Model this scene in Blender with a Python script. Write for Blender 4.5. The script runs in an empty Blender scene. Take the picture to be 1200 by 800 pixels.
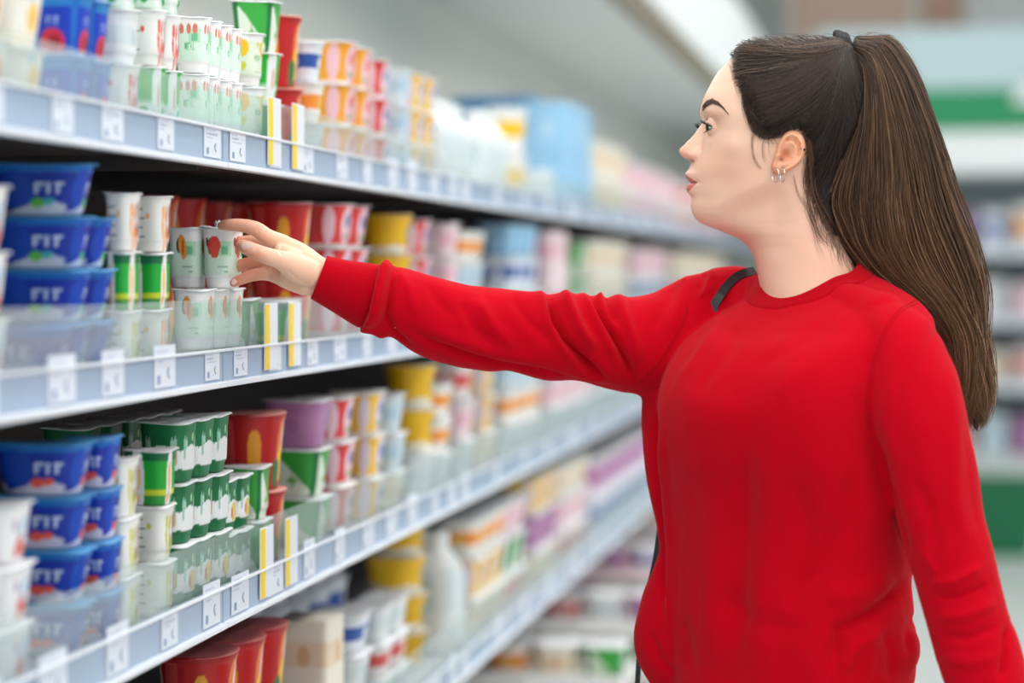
import bpy, bmesh, math, random
import numpy as np
from mathutils import Vector, Matrix, noise as mnoise
random.seed(7); RNG = np.random.default_rng(7)
SC = bpy.context.scene
C = SC.collection
F = 2400.0                      # focal length in pixels of the 1200 px wide frame
YAW = math.atan(470/F); CA, SA = math.cos(YAW), math.sin(YAW)
CAMZ = 1.40
def P(px, py, d):
    """world point seen at pixel px, py at distance d along the optical axis"""
    xc = (px-600)/F*d; zc = (320-py)/F*d
    return Vector((xc*CA - d*SA, xc*SA + d*CA, CAMZ+zc))
def PN(a):
    a = np.asarray(a, float); d = a[..., 2]
    xc = (a[..., 0]-600)/F*d; zc = (320-a[..., 1])/F*d
    return np.stack([xc*CA-d*SA, xc*SA+d*CA, CAMZ+zc], -1)
def proj(v):
    v = np.asarray(v, float)
    xc = v[..., 0]*CA + v[..., 1]*SA; d = -v[..., 0]*SA + v[..., 1]*CA
    return 600+F*xc/d, 320-F*(v[..., 2]-CAMZ)/d, d
def y_of(px, x):
    t = (px-600)/F
    return x*(CA+t*SA)/(t*CA-SA)
def lin(c):
    c = [x/255 for x in c[:3]]
    return tuple(x/12.92 if x <= .04045 else ((x+.055)/1.055)**2.4 for x in c)
def tag(o, label=None, cat=None, group=None, kind=None):
    if label: o['label'] = label
    if cat: o['category'] = cat
    if group: o['group'] = group
    if kind: o['kind'] = kind
    return o
def empty(name, loc=(0, 0, 0), rz=0, label=None, cat=None, group=None):
    o = bpy.data.objects.new(name, None); C.objects.link(o)
    o.location = loc; o.rotation_euler = (0, 0, rz); o.empty_display_size = .02
    return tag(o, label, cat, group)
def link(name, me, m=None, parent=None):
    o = bpy.data.objects.new(name, me); C.objects.link(o)
    if m is not None and not me.materials: me.materials.append(m)
    if parent: o.parent = parent
    return o
def mesh_np(name, verts, faces, smooth=True, cols=None):
    me = bpy.data.meshes.new(name)
    verts = np.asarray(verts, np.float32)
    if isinstance(faces, np.ndarray):
        n, k = faces.shape
        me.vertices.add(len(verts)); me.vertices.foreach_set('co', verts.ravel())
        me.loops.add(n*k); me.loops.foreach_set('vertex_index', faces.astype(np.int32).ravel())
        me.polygons.add(n); me.polygons.foreach_set('loop_start', np.arange(0, n*k, k, dtype=np.int32))
        me.polygons.foreach_set('loop_total', np.full(n, k, np.int32))
        me.update(calc_edges=True); me.validate()
    else:
        me.from_pydata(verts.tolist(), [], faces); me.update()
    if smooth: me.polygons.foreach_set('use_smooth', np.ones(len(me.polygons), bool))
    if cols is not None:
        a = me.color_attributes.new('Col', 'FLOAT_COLOR', 'POINT')
        c = np.ones((len(verts), 4), np.float32); c[:, :3] = cols
        a.data.foreach_set('color', c.ravel())
    return me
def grid_faces(nr, nc, closed=True, off=0):
    r = np.arange(nr-1)[:, None]; m = nc if closed else nc-1
    c = np.arange(m)[None, :]; c2 = (c+1) % nc
    return np.stack([r*nc+c, r*nc+c2, (r+1)*nc+c2, (r+1)*nc+c], -1).reshape(-1, 4)+off
class MB:
    """collects simple shapes that become one mesh"""
    def __init__(s): s.v = []; s.f = []; s.mi = []
    def add(s, v, f, mi=0):
        o = len(s.v); s.v += [tuple(x) for x in v]; s.f += [tuple(i+o for i in q) for q in f]; s.mi += [mi]*len(f); return s
    def box(s, x0, x1, y0, y1, z0, z1, mi=0, b=0):
        v = [(x, y, z) for x in (x0, x1) for y in (y0, y1) for z in (z0, z1)]
        return s.add(v, [(0, 1, 3, 2), (4, 6, 7, 5), (0, 4, 5, 1), (2, 3, 7, 6), (0, 2, 6, 4), (1, 5, 7, 3)], mi)
    def tube(s, pts, r, n=8, mi=0):
        pts = [Vector(p) for p in pts]; v = []; k = len(pts)
        for i, p in enumerate(pts):
            t = (pts[min(i+1, k-1)]-pts[max(i-1, 0)]).normalized()
            a = t.orthogonal().normalized() if i == 0 else (a - t*a.dot(t)).normalized()
            b = t.cross(a); rr = r[i] if isinstance(r, (list, tuple)) else r
            v += [p+(a*math.cos(2*math.pi*j/n)+b*math.sin(2*math.pi*j/n))*rr for j in range(n)]
        f = [(i*n+j, i*n+(j+1) % n, (i+1)*n+(j+1) % n, (i+1)*n+j) for i in range(k-1) for j in range(n)]
        f += [tuple(range(n))[::-1], tuple((k-1)*n+j for j in range(n))]
        return s.add(v, f, mi)
    def build(s, name, mats, parent=None, bevel=0, smooth=False):
        me = bpy.data.meshes.new(name); me.from_pydata(s.v, [], s.f); me.update()
        for m in (mats if isinstance(mats, (list, tuple)) else [mats]): me.materials.append(m)
        me.polygons.foreach_set('material_index', s.mi)
        bm = bmesh.new(); bm.from_mesh(me)
        if bevel:
            bmesh.ops.bevel(bm, geom=[e for e in bm.edges if len(e.link_faces) == 2 and e.calc_face_angle(0) > .5], offset=bevel, segments=2, affect='EDGES', clamp_overlap=True)
        bmesh.ops.recalc_face_normals(bm, faces=bm.faces); bm.to_mesh(me); bm.free()
        if smooth: me.polygons.foreach_set('use_smooth', [True]*len(me.polygons))
        return link(name, me, None, parent)
# ---------------------------------------------------------------- materials
def mat(name, col, rough=.5, metal=0, spec=.5, noise=0, nscale=40, bump=0, bscale=200, sss=0, sheen=0, alpha=1, trans=0, emis=None, estr=0, coat=0):
    m = bpy.data.materials.new(name); m.use_nodes = True; n = m.node_tree.nodes; l = m.node_tree.links
    b = n['Principled BSDF']; col = lin(col)
    b.inputs['Base Color'].default_value = (*col, 1); b.inputs['Roughness'].default_value = rough
    b.inputs['Metallic'].default_value = metal; b.inputs['Specular IOR Level'].default_value = spec
    if coat: b.inputs['Coat Weight'].default_value = coat; b.inputs['Coat Roughness'].default_value = .15
    if alpha < 1: b.inputs['Alpha'].default_value = alpha
    if trans: b.inputs['Transmission Weight'].default_value = trans
    if emis: b.inputs['Emission Color'].default_value = (*lin(emis), 1); b.inputs['Emission Strength'].default_value = estr
    if sheen: b.inputs['Sheen Weight'].default_value = sheen; b.inputs['Sheen Roughness'].default_value = .5
    tc = n.new('ShaderNodeTexCoord')
    if noise:
        t = n.new('ShaderNodeTexNoise'); t.inputs['Scale'].default_value = nscale; t.inputs['Detail'].default_value = 4
        l.new(tc.outputs['Object'], t.inputs['Vector'])
        r = n.new('ShaderNodeMix'); r.data_type = 'RGBA'
        r.inputs[6].default_value = (*[c*(1-noise) for c in col], 1); r.inputs[7].default_value = (*[min(1, c*(1+noise)) for c in col], 1)
        l.new(t.outputs['Fac'], r.inputs[0]); l.new(r.outputs[2], b.inputs['Base Color'])
    if bump:
        t = n.new('ShaderNodeTexNoise'); t.inputs['Scale'].default_value = bscale; t.inputs['Detail'].default_value = 5
        l.new(tc.outputs['Object'], t.inputs['Vector'])
        u = n.new('ShaderNodeBump'); u.inputs['Strength'].default_value = bump; u.inputs['Distance'].default_value = .001
        l.new(t.outputs['Fac'], u.inputs['Height']); l.new(u.outputs['Normal'], b.inputs['Normal'])
    if sss:
        b.inputs['Subsurface Weight'].default_value = sss; b.inputs['Subsurface Radius'].default_value = (1, .35, .2); b.inputs['Subsurface Scale'].default_value = .008
    return m
def colmat(name, rough=.35, coat=0, sss=0):
    m = bpy.data.materials.new(name); m.use_nodes = True; n = m.node_tree.nodes; l = m.node_tree.links
    b = n['Principled BSDF']; b.inputs['Roughness'].default_value = rough
    a = n.new('ShaderNodeAttribute'); a.attribute_name = 'Col'
    t = n.new('ShaderNodeTexNoise'); t.inputs['Scale'].default_value = 300
    r = n.new('ShaderNodeMapRange'); r.inputs[3].default_value = rough-.06; r.inputs[4].default_value = rough+.08
    l.new(t.outputs['Fac'], r.inputs[0]); l.new(r.outputs[0], b.inputs['Roughness'])
    l.new(a.outputs['Color'], b.inputs['Base Color'])
    if coat: b.inputs['Coat Weight'].default_value = coat
    if sss: b.inputs['Subsurface Weight'].default_value = sss; b.inputs['Subsurface Radius'].default_value = (1, .35, .2); b.inputs['Subsurface Scale'].default_value = .0035
    return m
def clearmat(name, tint=(235, 245, 245), milk=.25):
    m = bpy.data.materials.new(name); m.use_nodes = True; n = m.node_tree.nodes; l = m.node_tree.links
    b = n['Principled BSDF']; b.inputs['Base Color'].default_value = (*lin(tint), 1); b.inputs['Roughness'].default_value = .12
    t = n.new('ShaderNodeBsdfTransparent'); t.inputs['Color'].default_value = (.96, .98, .98, 1)
    x = n.new('ShaderNodeMixShader')
    ns = n.new('ShaderNodeTexNoise'); ns.inputs['Scale'].default_value = 9
    r = n.new('ShaderNodeMapRange'); r.inputs[3].default_value = milk-.08; r.inputs[4].default_value = milk+.1
    l.new(ns.outputs['Fac'], r.inputs[0]); l.new(r.outputs[0], x.inputs['Fac'])
    l.new(t.outputs[0], x.inputs[1]); l.new(b.outputs[0], x.inputs[2]); l.new(x.outputs[0], n['Material Output'].inputs['Surface'])
    return m
M = dict(
    shelf=mat('painted_shelf_steel', (214, 222, 232), .35, noise=.03),
    shelf_under_shaded=mat('shaded_underside', (70, 62, 60), .6, noise=.1),  # shade beneath the shelves put into the colour
    back_shaded=mat('case_back_shaded', (66, 56, 52), .6, noise=.1),  # back panel below the top shelf, its shade put into the colour
    back_light=mat('case_back_light', (214, 216, 208), .5, noise=.03, nscale=4),  # pale copy of the case back, lit tone put into the colour
    canopy=mat('canopy_underside', (206, 210, 205), .5, noise=.03),
    canopy_edge=mat('canopy_edge', (132, 122, 98), .5, noise=.05),
    white=mat('white_paint', (240, 242, 242), .4, noise=.02),
    rail=mat('price_rail_plastic', (166, 184, 208), .25, noise=.04, nscale=15),
    rail_edge=mat('rail_edge', (236, 240, 246), .3, noise=.02),
    card=mat('price_card_paper', (226, 232, 240), .5, noise=.02),
    ink=mat('price_card_ink', (120, 136, 164), .6, noise=.05),
    yellow=mat('tag_yellow', (248, 212, 20), .5, noise=.03),
    steel=mat('galvanised_steel', (170, 172, 175), .35, metal=.8, noise=.08),
    clear=clearmat('acrylic_riser', (220, 232, 230), .20),
    print=colmat('printed_plastic', .42),
    paper=colmat('printed_foil', .42),
    floor=mat('floor_tile', (196, 202, 200), .25, noise=.05, nscale=3),
    lamp=mat('lamp_diffuser', (255, 255, 255), .4, emis=(255, 255, 250), estr=4, noise=.01),
    ceil=mat('ceiling_paint', (236, 238, 238), .7, noise=.03, nscale=2),
)
# ---------------------------------------------------------------- the hall
XF = -.788                      # front edge of the shelves
o = MB().box(-3, 5, -3, 16, -.05, 0).build('floor', M['floor']); tag(o, kind='structure')
o = MB().box(-3, 5, -3, 16, 3.9, 3.95).build('ceiling', M['ceil']); tag(o, kind='structure')
o = MB().box(-3, 5, 13.6, 13.7, 0, 3.9).build('wall_back', mat('wall_paint', (222, 224, 224), .7, noise=.03, nscale=2)); tag(o, kind='structure')
o = MB().box(-1.75, -1.60, -3, 13.6, 0, 3.9).build('wall_left', mat('wall_paint_left', (226, 228, 226), .7, noise=.03, nscale=2)); tag(o, kind='structure')
# sections of the open dairy case
SHELVES = {'top': (1.5245, 1.568), 'middle': (1.2697, 1.311), 'lower': (.989, 1.0345), 'bottom': (.679, .724)}
SURF = {k: v[0]+.028 for k, v in SHELVES.items()}
J0 = y_of(262, XF)
def wavy(y0, y1, z0, z1, x, amp=.0):
    n = 14; v = []; f = []
    for i in range(n+1):
        y = y0+(y1-y0)*i/n; dz = amp*math.sin(i*.9)
        for xx in (x-.0012, x+.0012): v += [(xx, y, z0), (xx, y, z1+dz)]
    for i in range(n):
        a = i*4; b = a+4
        f += [(a, b, b+1, a+1), (a+2, a+3, b+3, b+2), (a+1, b+1, b+3, a+3), (a, a+2, b+2, b)]
    f += [(0, 1, 3, 2), (n*4, n*4+2, n*4+3, n*4+1)]
    return v, f
_cards = {}
def card_mesh(w, h, k):
    key = (w, round(h, 3), k)
    if key in _cards: return _cards[key]
    ny_, nz_ = 44, 30; Y_, Z_ = np.meshgrid(np.linspace(-1, 1, ny_), np.linspace(0, 1, nz_)); c = np.ones((nz_, ny_, 3))*np.array(lin((222, 229, 240))); r = np.random.default_rng(k)
    for q in range(3): m = (abs(Z_-.86+.12*q) < .025) & (Y_ > -.8) & (Y_ < r.uniform(-.1, .6)) & (np.sin(Y_*40+q*2) > -.3); c[m] = lin((140, 154, 182))
    m = (Z_ < .3) & (Z_ > .1) & (Y_ > -.75) & (Y_ < -.45); c[m] = lin((120, 144, 186))
    m = (abs(Z_-.32) < .14) & (abs(Y_-.35-.1*np.sin(Z_*14)) < .07); c[m] = lin((96, 112, 150))
    V = np.stack([np.full(Y_.shape, .0012), Y_*w, Z_*h], -1).reshape(-1, 3); n = len(V)
    B = np.array([(0, -w, 0), (0, w, 0), (0, w, h), (0, -w, h)]); f = [tuple(q) for q in grid_faces(nz_, ny_, False)]; a, b, c_, d = 0, ny_-1, n-1, n-ny_
    f += [(n, n+3, n+2, n+1), (n, n+1, b, a), (n+1, n+2, c_, b), (n+2, n+3, d, c_), (n+3, n, a, d)]
    me = mesh_np('price_card', np.concatenate([V, B]), f, False, np.concatenate([c.reshape(-1, 3), np.tile(lin((222, 229, 240)), (4, 1))])); me.materials.append(M['paper']); _cards[key] = me; return me
LN = {'top': 'uppermost', 'middle': 'middle', 'lower': 'third', 'bottom': 'lowest'}
sect = ['nearest the camera, left of the joint', 'in front of the woman, right of the joint', 'behind her outstretched arm', 'past the woman, fourth along', 'fifth along the aisle', 'sixth along the aisle', 'seventh along the aisle', 'eighth along the aisle', 'last before the end display']
for si in range(9):
    y0 = J0 + (si-1)*1.25; y1 = y0+1.25; g = .0015
    case = empty('display_case', (-1.2, (y0+y1)/2, 0), label='white open dairy case section ' + sect[si], cat='display case', group='dairy case sections along the aisle')
    def loc(mb): # shift to the case's own origin
        mb.v = [(a+1.2, b-(y0+y1)/2, c) for a, b, c in mb.v]; return mb
    loc(MB().box(-1.36, -1.33, y0, y1, .2, 1.56)).build('back_panel', M['back_shaded'], case)
    loc(MB().box(-1.36, -1.33, y0, y1, 1.56, 2.62)).build('upper_back_panel', M['back_light'], case)
    loc(MB().box(-1.36, -.70, y0+g, y1-g, .0, .22).box(-.6995, -.58, y0+g, y1-g, .05, .29).box(-1.33, -.70, y0+g, y1-g, .2205, .30)).build('base', M['white'], case, bevel=.004)
    can = loc(MB().box(-1.36, -.80, y0, y1, 2.16, 2.20)).build('canopy', M['canopy'], case)
    loc(MB().box(-.80, -.74, y0+g, y1-g, 2.13, 2.17)).build('canopy_lip', M['canopy_edge'], can)
    loc(MB().box(-.80, -.73, y0+g, y1-g, 2.172, 2.55)).build('canopy_fascia', M['white'], can)
    for k, (zb, zr) in SHELVES.items():
        x1 = XF-.004
        sh = loc(MB().box(-1.33, x1, y0+g, y1-g, zb+.022, zb+.028)).build('shelf', M['shelf'], case)
        loc(MB().box(-1.33, x1-.02, y0+g, y1-g, zb+.014, zb+.0215)).build('shaded_underside', M['shelf_under_shaded'], sh)
        loc(MB().box(-1.3, x1-.03, y0+.004, y0+.008, zb-.004, zb+.0135)).build('bracket', M['shelf_under_shaded'], sh)
        loc(MB().box(x1-.003, XF-.001, y0+g, y1-g, zb+.004, zr)).build('price_rail', M['rail'], sh)
        loc(MB().box(x1-.004, XF+.006, y0+g, y1-g, zb-.002, zb+.0045).box(XF-.001, XF+.004, y0+g, y1-g, zr-.002, zr+.0012)).build('rail_lip', M['rail_edge'], sh, bevel=.0008)
        if si > 5: continue
        v, f = wavy(y0+g, y1-g, zr-.03, zr+(.058 if k != 'top' else .05), x1-.008)
        mb = MB(); mb.add(v, f); loc(mb)
        mb.build('clear_riser', M['clear'], sh)
        # paper price cards slid into the rail
        n = 9 if si < 2 else 5
        for i in range(n):
            yc = y0+.06+(1.25-.1)*i/(n-1)+random.uniform(-.012, .012); yc = min(y1-.04, max(y0+.035, yc))
            up = random.choice([0, 0, .008, .012]); w = random.choice([.028, .031, .024])
            me = card_mesh(w, zr+up-zb-.008, random.randrange(4)); c = link('price_card', me, None, sh); c.location = (XF-.0003+1.2, yc-(y0+y1)/2, zb+.008)
        # yellow striped offer tags standing up out of the rail
        spots = {(1, 'top'): (312, 340), (1, 'middle'): (308, 336), (1, 'lower'): (303, 332)}.get((si, k), ())
        for j, px in enumerate(spots):
            yc = y_of(px+8, XF); wv = .026
            t = loc(MB().box(XF+.001, XF+.0022, yc-wv, yc+wv, zb+.01, zr+.052)); t.build('offer_tag', M['card'], sh)
            t2 = loc(MB().box(XF+.0023, XF+.0028, yc-wv*.95, yc-wv*.3, zb+.011, zr+.05)); t2.build('offer_stripe', M['yellow'], sh)
# added fill light under the canopy, with no fixture of its own
filld = bpy.data.lights.new('case_fill', 'AREA'); filld.shape = 'RECTANGLE'; filld.size = .06; filld.size_y = 10; filld.energy = 20; filld.color = (1, .99, .96)
lo = bpy.data.objects.new('case_fill', filld); C.objects.link(lo); lo.location = (-.89, 5, 2.135); lo.rotation_euler = (0, math.radians(-12), 0)
# ceiling luminaires
k = 0
for x in (-1.38, -.1, 1.7, 3.5):
    for y in (-1.2, .8, 2.8, 4.8, 6.8, 8.8, 10.8):
        t = empty('ceiling_lamp', (x, y, 3.86), label=('long white ceiling lamp over the aisle beside the case, %s from the front' if -1 < x < 1 else 'long white ceiling lamp in the row %s, ' % ('above the case' if x < 0 else 'one to the right' if x < 2 else 'two to the right') + '%s from the front') % ['first', 'second', 'third', 'fourth', 'fifth', 'sixth', 'seventh'][k % 7], cat='lamp', group='ceiling lamps')
        k += 1
        MB().box(-.14, .14, -.75, .75, -.02, .035).build('housing', M['white'], t, bevel=.004)
        MB().box(-.12, .12, -.73, .73, -.034, -.021).build('diffuser', M['lamp'], t)
        if y < 9 and x > -1:
            d = bpy.data.lights.new('luminaire', 'AREA'); d.shape = 'RECTANGLE'; d.size = .3; d.size_y = 1.5; d.energy = 15 if y > 0 else 20; d.color = (1, 1, .985)
            l = bpy.data.objects.new('luminaire_light', d); C.objects.link(l); l.location = (x, y, 3.80)
W = bpy.data.worlds.new('World'); SC.world = W; W.use_nodes = True
W.node_tree.nodes['Background'].inputs['Color'].default_value = (.93, .97, 1, 1); W.node_tree.nodes['Background'].inputs['Strength'].default_value = .74
# ---------------------------------------------------------------- end display across the aisle
YE = 12.2
e = empty('end_display', (.6, YE, 0), label='white end display with green band facing down the aisle behind her ponytail', cat='display case')
def le(mb): mb.v = [(a-.6, b-YE, c) for a, b, c in mb.v]; return mb
le(MB().box(-.55, 3.4, YE, YE+.7, 0, .34)).build('base', mat('end_base', (206, 214, 212), .5, noise=.03), e, bevel=.01)
le(MB().box(-.55, 3.4, YE+.6, YE+.65, .34, 2.0)).build('back_panel', mat('end_back', (150, 166, 168), .6, noise=.05), e)
le(MB().box(-.55, 3.4, YE-.1, YE+.7, 1.98, 2.225)).build('light_box', mat('light_box_panel', (236, 240, 240), .4, emis=(250, 253, 255), estr=.08, noise=.01), e, bevel=.01)
le(MB().box(-.55, 3.4, YE-.12, YE+.7, 2.23, 2.46)).build('green_band', mat('green_band_paint', (0, 146, 92), .4, noise=.03), e, bevel=.005)
le(MB().box(-.55, 3.4, YE-.08, YE+.7, 2.462, 2.82)).build('header', mat('header_paint', (200, 222, 228), .5, noise=.03), e, bevel=.005)
v = [(.75+.19*math.cos(t), YE-.135, 2.37+.16*math.sin(t)) for t in np.linspace(0, math.pi, 20)]; v2 = [(a, b+.012, c) for a, b, c in v]
mb = MB(); mb.add(v+v2, [tuple(range(20)), tuple(range(39, 19, -1))]+[(i, i+20, i+21, i+1) for i in range(19)]+[(0, 19, 39, 20)]); le(mb).build('sign_disc', M['white'], e)
for z in (.72, 1.1, 1.5): le(MB().box(-.55, 3.4, YE, YE+.6, z, z+.03).box(-.55, 3.4, YE-.012, YE, z-.01, z+.05)).build('shelf', M['shelf'], e)
# posters and panels on the wall above it
for j, (x0, x1, z0, z1, c, lab) in enumerate([(-.75, -.02, 2.88, 3.5, (206, 176, 160), 'pale salmon poster high on the end wall above her hair tie'), (.05, .30, 2.86, 3.4, (184, 150, 132), 'brown poster on the end wall above the ponytail'), (.32, .72, 2.85, 3.4, (206, 208, 206), 'pale grey poster high on the end wall right of the brown one'), (.74, 1.05, 2.85, 3.4, (150, 168, 182), 'blue grey poster in the upper right of the end wall'), (1.07, 1.6, 2.85, 3.4, (196, 200, 212), 'lilac grey poster at the far right of the end wall')]):
    t = MB().box(x0, x1, 12.9, 12.93, z0, z1).build('wall_poster', mat('poster%d' % j, c, .6, noise=.08, nscale=3), None, bevel=.004); tag(t, lab, 'poster')
mb = MB().box(-.8, 2, 12.94, 12.99, 2.8, 3.6).build('trim_1', M['back_light']); tag(mb, kind='structure')
# green bin on the floor beyond her
gm = mat('bin_plastic', (0, 104, 66), .4, noise=.05)
b = MB(); w, l, h = .19, .26, .34; r0 = .80
v = [(s*w*q, t*l*q, z_) for q, z_ in ((r0, 0), (1, h), (1.04, h), (1.04, h+.02), (.96, h+.02), (r0*.95, .01)) for s, t in ((-1, -1), (1, -1), (1, 1), (-1, 1))]
b.add(v, [(a*4+i, a*4+(i+1) % 4, a*4+4+(i+1) % 4, a*4+4+i) for a in range(5) for i in range(4)]+[(0, 1, 2, 3), (20, 21, 22, 23)])
t = empty('plastic_bin', (.42, 10.6, .001), label='green plastic bin standing on the far floor behind her sleeve', cat='bin')
b.build('bin_body', gm, t, bevel=.004); MB().tube([(-.2, -.1, h+.005), (-.235, -.1, h-.01), (-.235, .1, h-.01), (-.2, .1, h+.005)], .008).build('handle', gm, t)
# ---------------------------------------------------------------- printed designs: colour of (face, s across face, v height)
FONT = {'F': ['111', '100', '110', '100', '100'], 'I': ['1', '1', '1', '1', '1'], 'T': ['111', '010', '010', '010', '010'], 'E': ['111', '100', '110', '100', '111'], 'V': ['101', '101', '101', '101', '010'], 'A': ['010', '101', '111', '101', '101'], 'L': ['100', '100', '100', '100', '111'], 'M': ['10001', '11011', '10101', '10001', '10001'], 'D': ['110', '101', '101', '101', '110']}
def txt(word, s, v, s0, v0, w, h):
    rows = ['', '', '', '', '']
    for ch in word:
        for i in range(5): rows[i] += FONT[ch][i]+'0'
    n = len(rows[0]); cx = (s-s0)/w*n; cy = (v0-v)/h*5
    a = np.array([[int(c) for c in r] for r in rows])
    ok = (cx >= 0) & (cx < n) & (cy >= 0) & (cy < 5)
    return ok & (a[np.clip(cy, 0, 4).astype(int), np.clip(cx, 0, n-1).astype(int)] == 1)
def put(c, m, col): c[m] = lin(col)
def ell(s, v, s0, v0, a, b, rot=0):
    x = s-s0; y = v-v0; cr, sr = math.cos(rot), math.sin(rot)
    return ((x*cr+y*sr)/a)**2+((-x*sr+y*cr)/b)**2 < 1
def D_mint(fruit):
    def f(c, face, s, v):
        put(c, v >= 0, (250, 250, 250)); put(c, (v > .2) & (v < .80), (224, 248, 232))
        put(c, (v > .55) & (v < .8) & (s > .1), (190, 232, 202)); put(c, (v > .56) & (v < .70) & (s > .35) & (s < .8), (120, 200, 150))
        if fruit == 'papaya':
            put(c, ell(s, v, -.25, .72, .2, .12), (84, 64, 74)); put(c, ell(s, v, .05, .70, .34, .19, -.3), (246, 160, 70)); put(c, ell(s, v, .07, .69, .12, .12, -.3), (206, 110, 40))
        if fruit == 'strawberry':
            put(c, ell(s, v, -.55, .70, .16, .14), (90, 130, 80)); put(c, ell(s, v, -.2, .72, .46, .16), (238, 72, 62)); put(c, ell(s, v, -.2, .64, .34, .14), (240, 84, 66)); put(c, ell(s, v, -.75, .78, .1, .07), (150, 30, 60))
        if fruit == 'peach':
            for a in (-.5, .1, .6): put(c, ell(s, v, a, .80, .2, .09), (238, 128, 110))
        if fruit == 'lemon':
            put(c, v < .85, (226, 236, 216)); put(c, v < .18, (236, 232, 228))
            put(c, ell(s, v, .5, .72, .38, .17), (250, 196, 20)); put(c, ell(s, v, -.35, .80, .16, .06), (200, 204, 30)); put(c, ell(s, v, .58, .38, .14, .08), (218, 210, 40)); put(c, ell(s, v, .1, .76, .15, .09), (196, 206, 60))
            put(c, txt('MEDIVA', s, v, -.72, .60, .95, .12), (40, 158, 70)); put(c, (abs(v-.27) < .015) & (s < .5) & (s > -.7), (176, 214, 176))
        elif fruit in ('papaya', 'strawberry'): put(c, (abs(v-.36) < .012) & (s > .0) & (s < .8), (150, 200, 170)); put(c, (abs(v-.27) < .012) & (s > .5) & (s < .8), (140, 190, 160))
        else: put(c, txt('VITAL', s, v, -.3, .55, .9, .14), (110, 196, 140))
    return f
def D_blue(lower, blob):
    def f(c, face, s, v):
        put(c, v >= 0, (0, 48, 172)); put(c, v > .86, (0, 110, 200))
        put(c, (face % 2 == 1) & (v < .86), (0, 40, 158)); put(c, ell(s, v, -.5, .5, .45, .4), (0, 70, 185))
        put(c, v < .18+.10*np.sin(s*2.2+.8), lower)
        put(c, ell(s, v, .1, .26, .22, .10), blob); put(c, ell(s, v, .45, .28, .16, .08), (60, 180, 190) if blob[1] > 150 else blob)
        put(c, txt('FIT', s, v, .05, .64, .85, .22), (206, 222, 246))
    return f
def D_bluered(c, face, s, v):
    put(c, v >= 0, (0, 58, 190)); put(c, v > .82, (30, 130, 205)); put(c, abs(s) > .88, (20, 110, 200))
    put(c, ell(s, v, .0, .22, .62, .24), (214, 40, 66)); put(c, ell(s, v, .1, .24, .3, .12), (160, 20, 50)); put(c, v < .06, (196, 206, 232))
    put(c, txt('FIT', s, v, -.3, .66, .7, .16), (170, 190, 236))
def D_violet(c, face, s, v):
    put(c, v >= 0, (92, 82, 160)); put(c, v > .78, (20, 92, 196)); put(c, v < .3, (150, 150, 196)); put(c, txt('TE', s, v, -.3, .62, .9, .25), (190, 186, 222))
def D_green(c, face, s, v):
    put(c, v >= 0, (0, 112, 62)); arc = .62-.10*s*s
    put(c, (v < arc) & (v > .20+.03*s*s), (232, 236, 236))
    for a in (-.75, .75): put(c, ell(s, v, a, .58, .09, .20), (150, 196, 176)); put(c, ell(s, v, a*.8, .66, .06, .09), (170, 210, 190))
    put(c, (face == 0) & ell(s, v, .6, .42, .25, .16), (206, 170, 120))
    put(c, (face == 1) & ell(s, v, .2, .75, .12, .08), (160, 220, 150))
def D_greenfruit(c, face, s, v):
    D_green(c, face, s, v); put(c, (face % 2 == 1) & ell(s, v, .2, .40, .6, .18), (232, 196, 90)); put(c, (face % 2 == 1) & ell(s, v, -.2, .38, .2, .1), (206, 110, 60))
def D_leaf(c, face, s, v):
    put(c, v >= 0, (226, 236, 220)); put(c, v > .9+.0*s, (40, 160, 60)); put(c, (v-.55) > -.5*(s-.1), (50, 168, 60)); put(c, s < -.72, (10, 120, 60))
    put(c, ell(s, v, .1, .36, .3, .05)+ell(s, v, .1, .36, .07, .16), (90, 180, 50))
def D_greenwhite(c, face, s, v):
    put(c, v >= 0, (20, 172, 54)); put(c, v > .82, (10, 110, 70)); put(c, (v < .3), (200, 214, 50)); put(c, v < .18, (40, 150, 60))
    put(c, ell(s, v, -.35, .45, .38, .62), (240, 240, 238)); put(c, ell(s, v, -.4, .52, .17, .28), (248, 180, 90)); put(c, ell(s, v, -.45, .15, .12, .12), (250, 170, 60))
def D_greenpale(c, face, s, v):
    put(c, v >= 0, (216, 236, 222)); put(c, v > .4, (12, 182, 44)); put(c, (v > .34) & (v < .4), (130, 214, 150)); put(c, ell(s, v, -.5, .6, .5, .6), (238, 240, 238)); put(c, ell(s, v, -.4, .5, .14, .22), (236, 140, 130)); put(c, ell(s, v, .5, .2, .3, .1), (20, 176, 80))
def D_fruitwhite(cols):
    def f(c, face, s, v):
        put(c, v >= 0, (238, 238, 234))
        for i, (a, b) in enumerate([(-.45, .72), (.0, .68), (.5, .7), (-.5, .42), (.05, .38), (.5, .4), (-.2, .16), (.3, .2)]):
            put(c, ell(s, v, a, b, .2, .13, i*.7), cols[i % len(cols)])
        put(c, (face == 0), (236, 236, 232))
        for r in range(4): put(c, (face == 0) & (abs(v-.78+.17*r) < .014) & (s > -.7) & (s < .1+.1*(r % 2)), (110, 110, 116)); 
        put(c, (face == 0) & ell(s, v, -.9, .6, .2, .3), cols[0]); put(c, (face == 0) & ell(s, v, .4, .66, .12, .06), cols[0])
    return f
def D_berry(c, face, s, v):
    put(c, v >= 0, (240, 238, 240)); put(c, ell(s, v, -.1, .30, .34, .16, .5), (216, 70, 60)); put(c, ell(s, v, .35, .22, .25, .12), (240, 120, 90)); put(c, ell(s, v, .1, .62, .3, .1, .6), (130, 190, 230)); put(c, ell(s, v, -.5, .66, .15, .1), (170, 150, 196))
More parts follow.
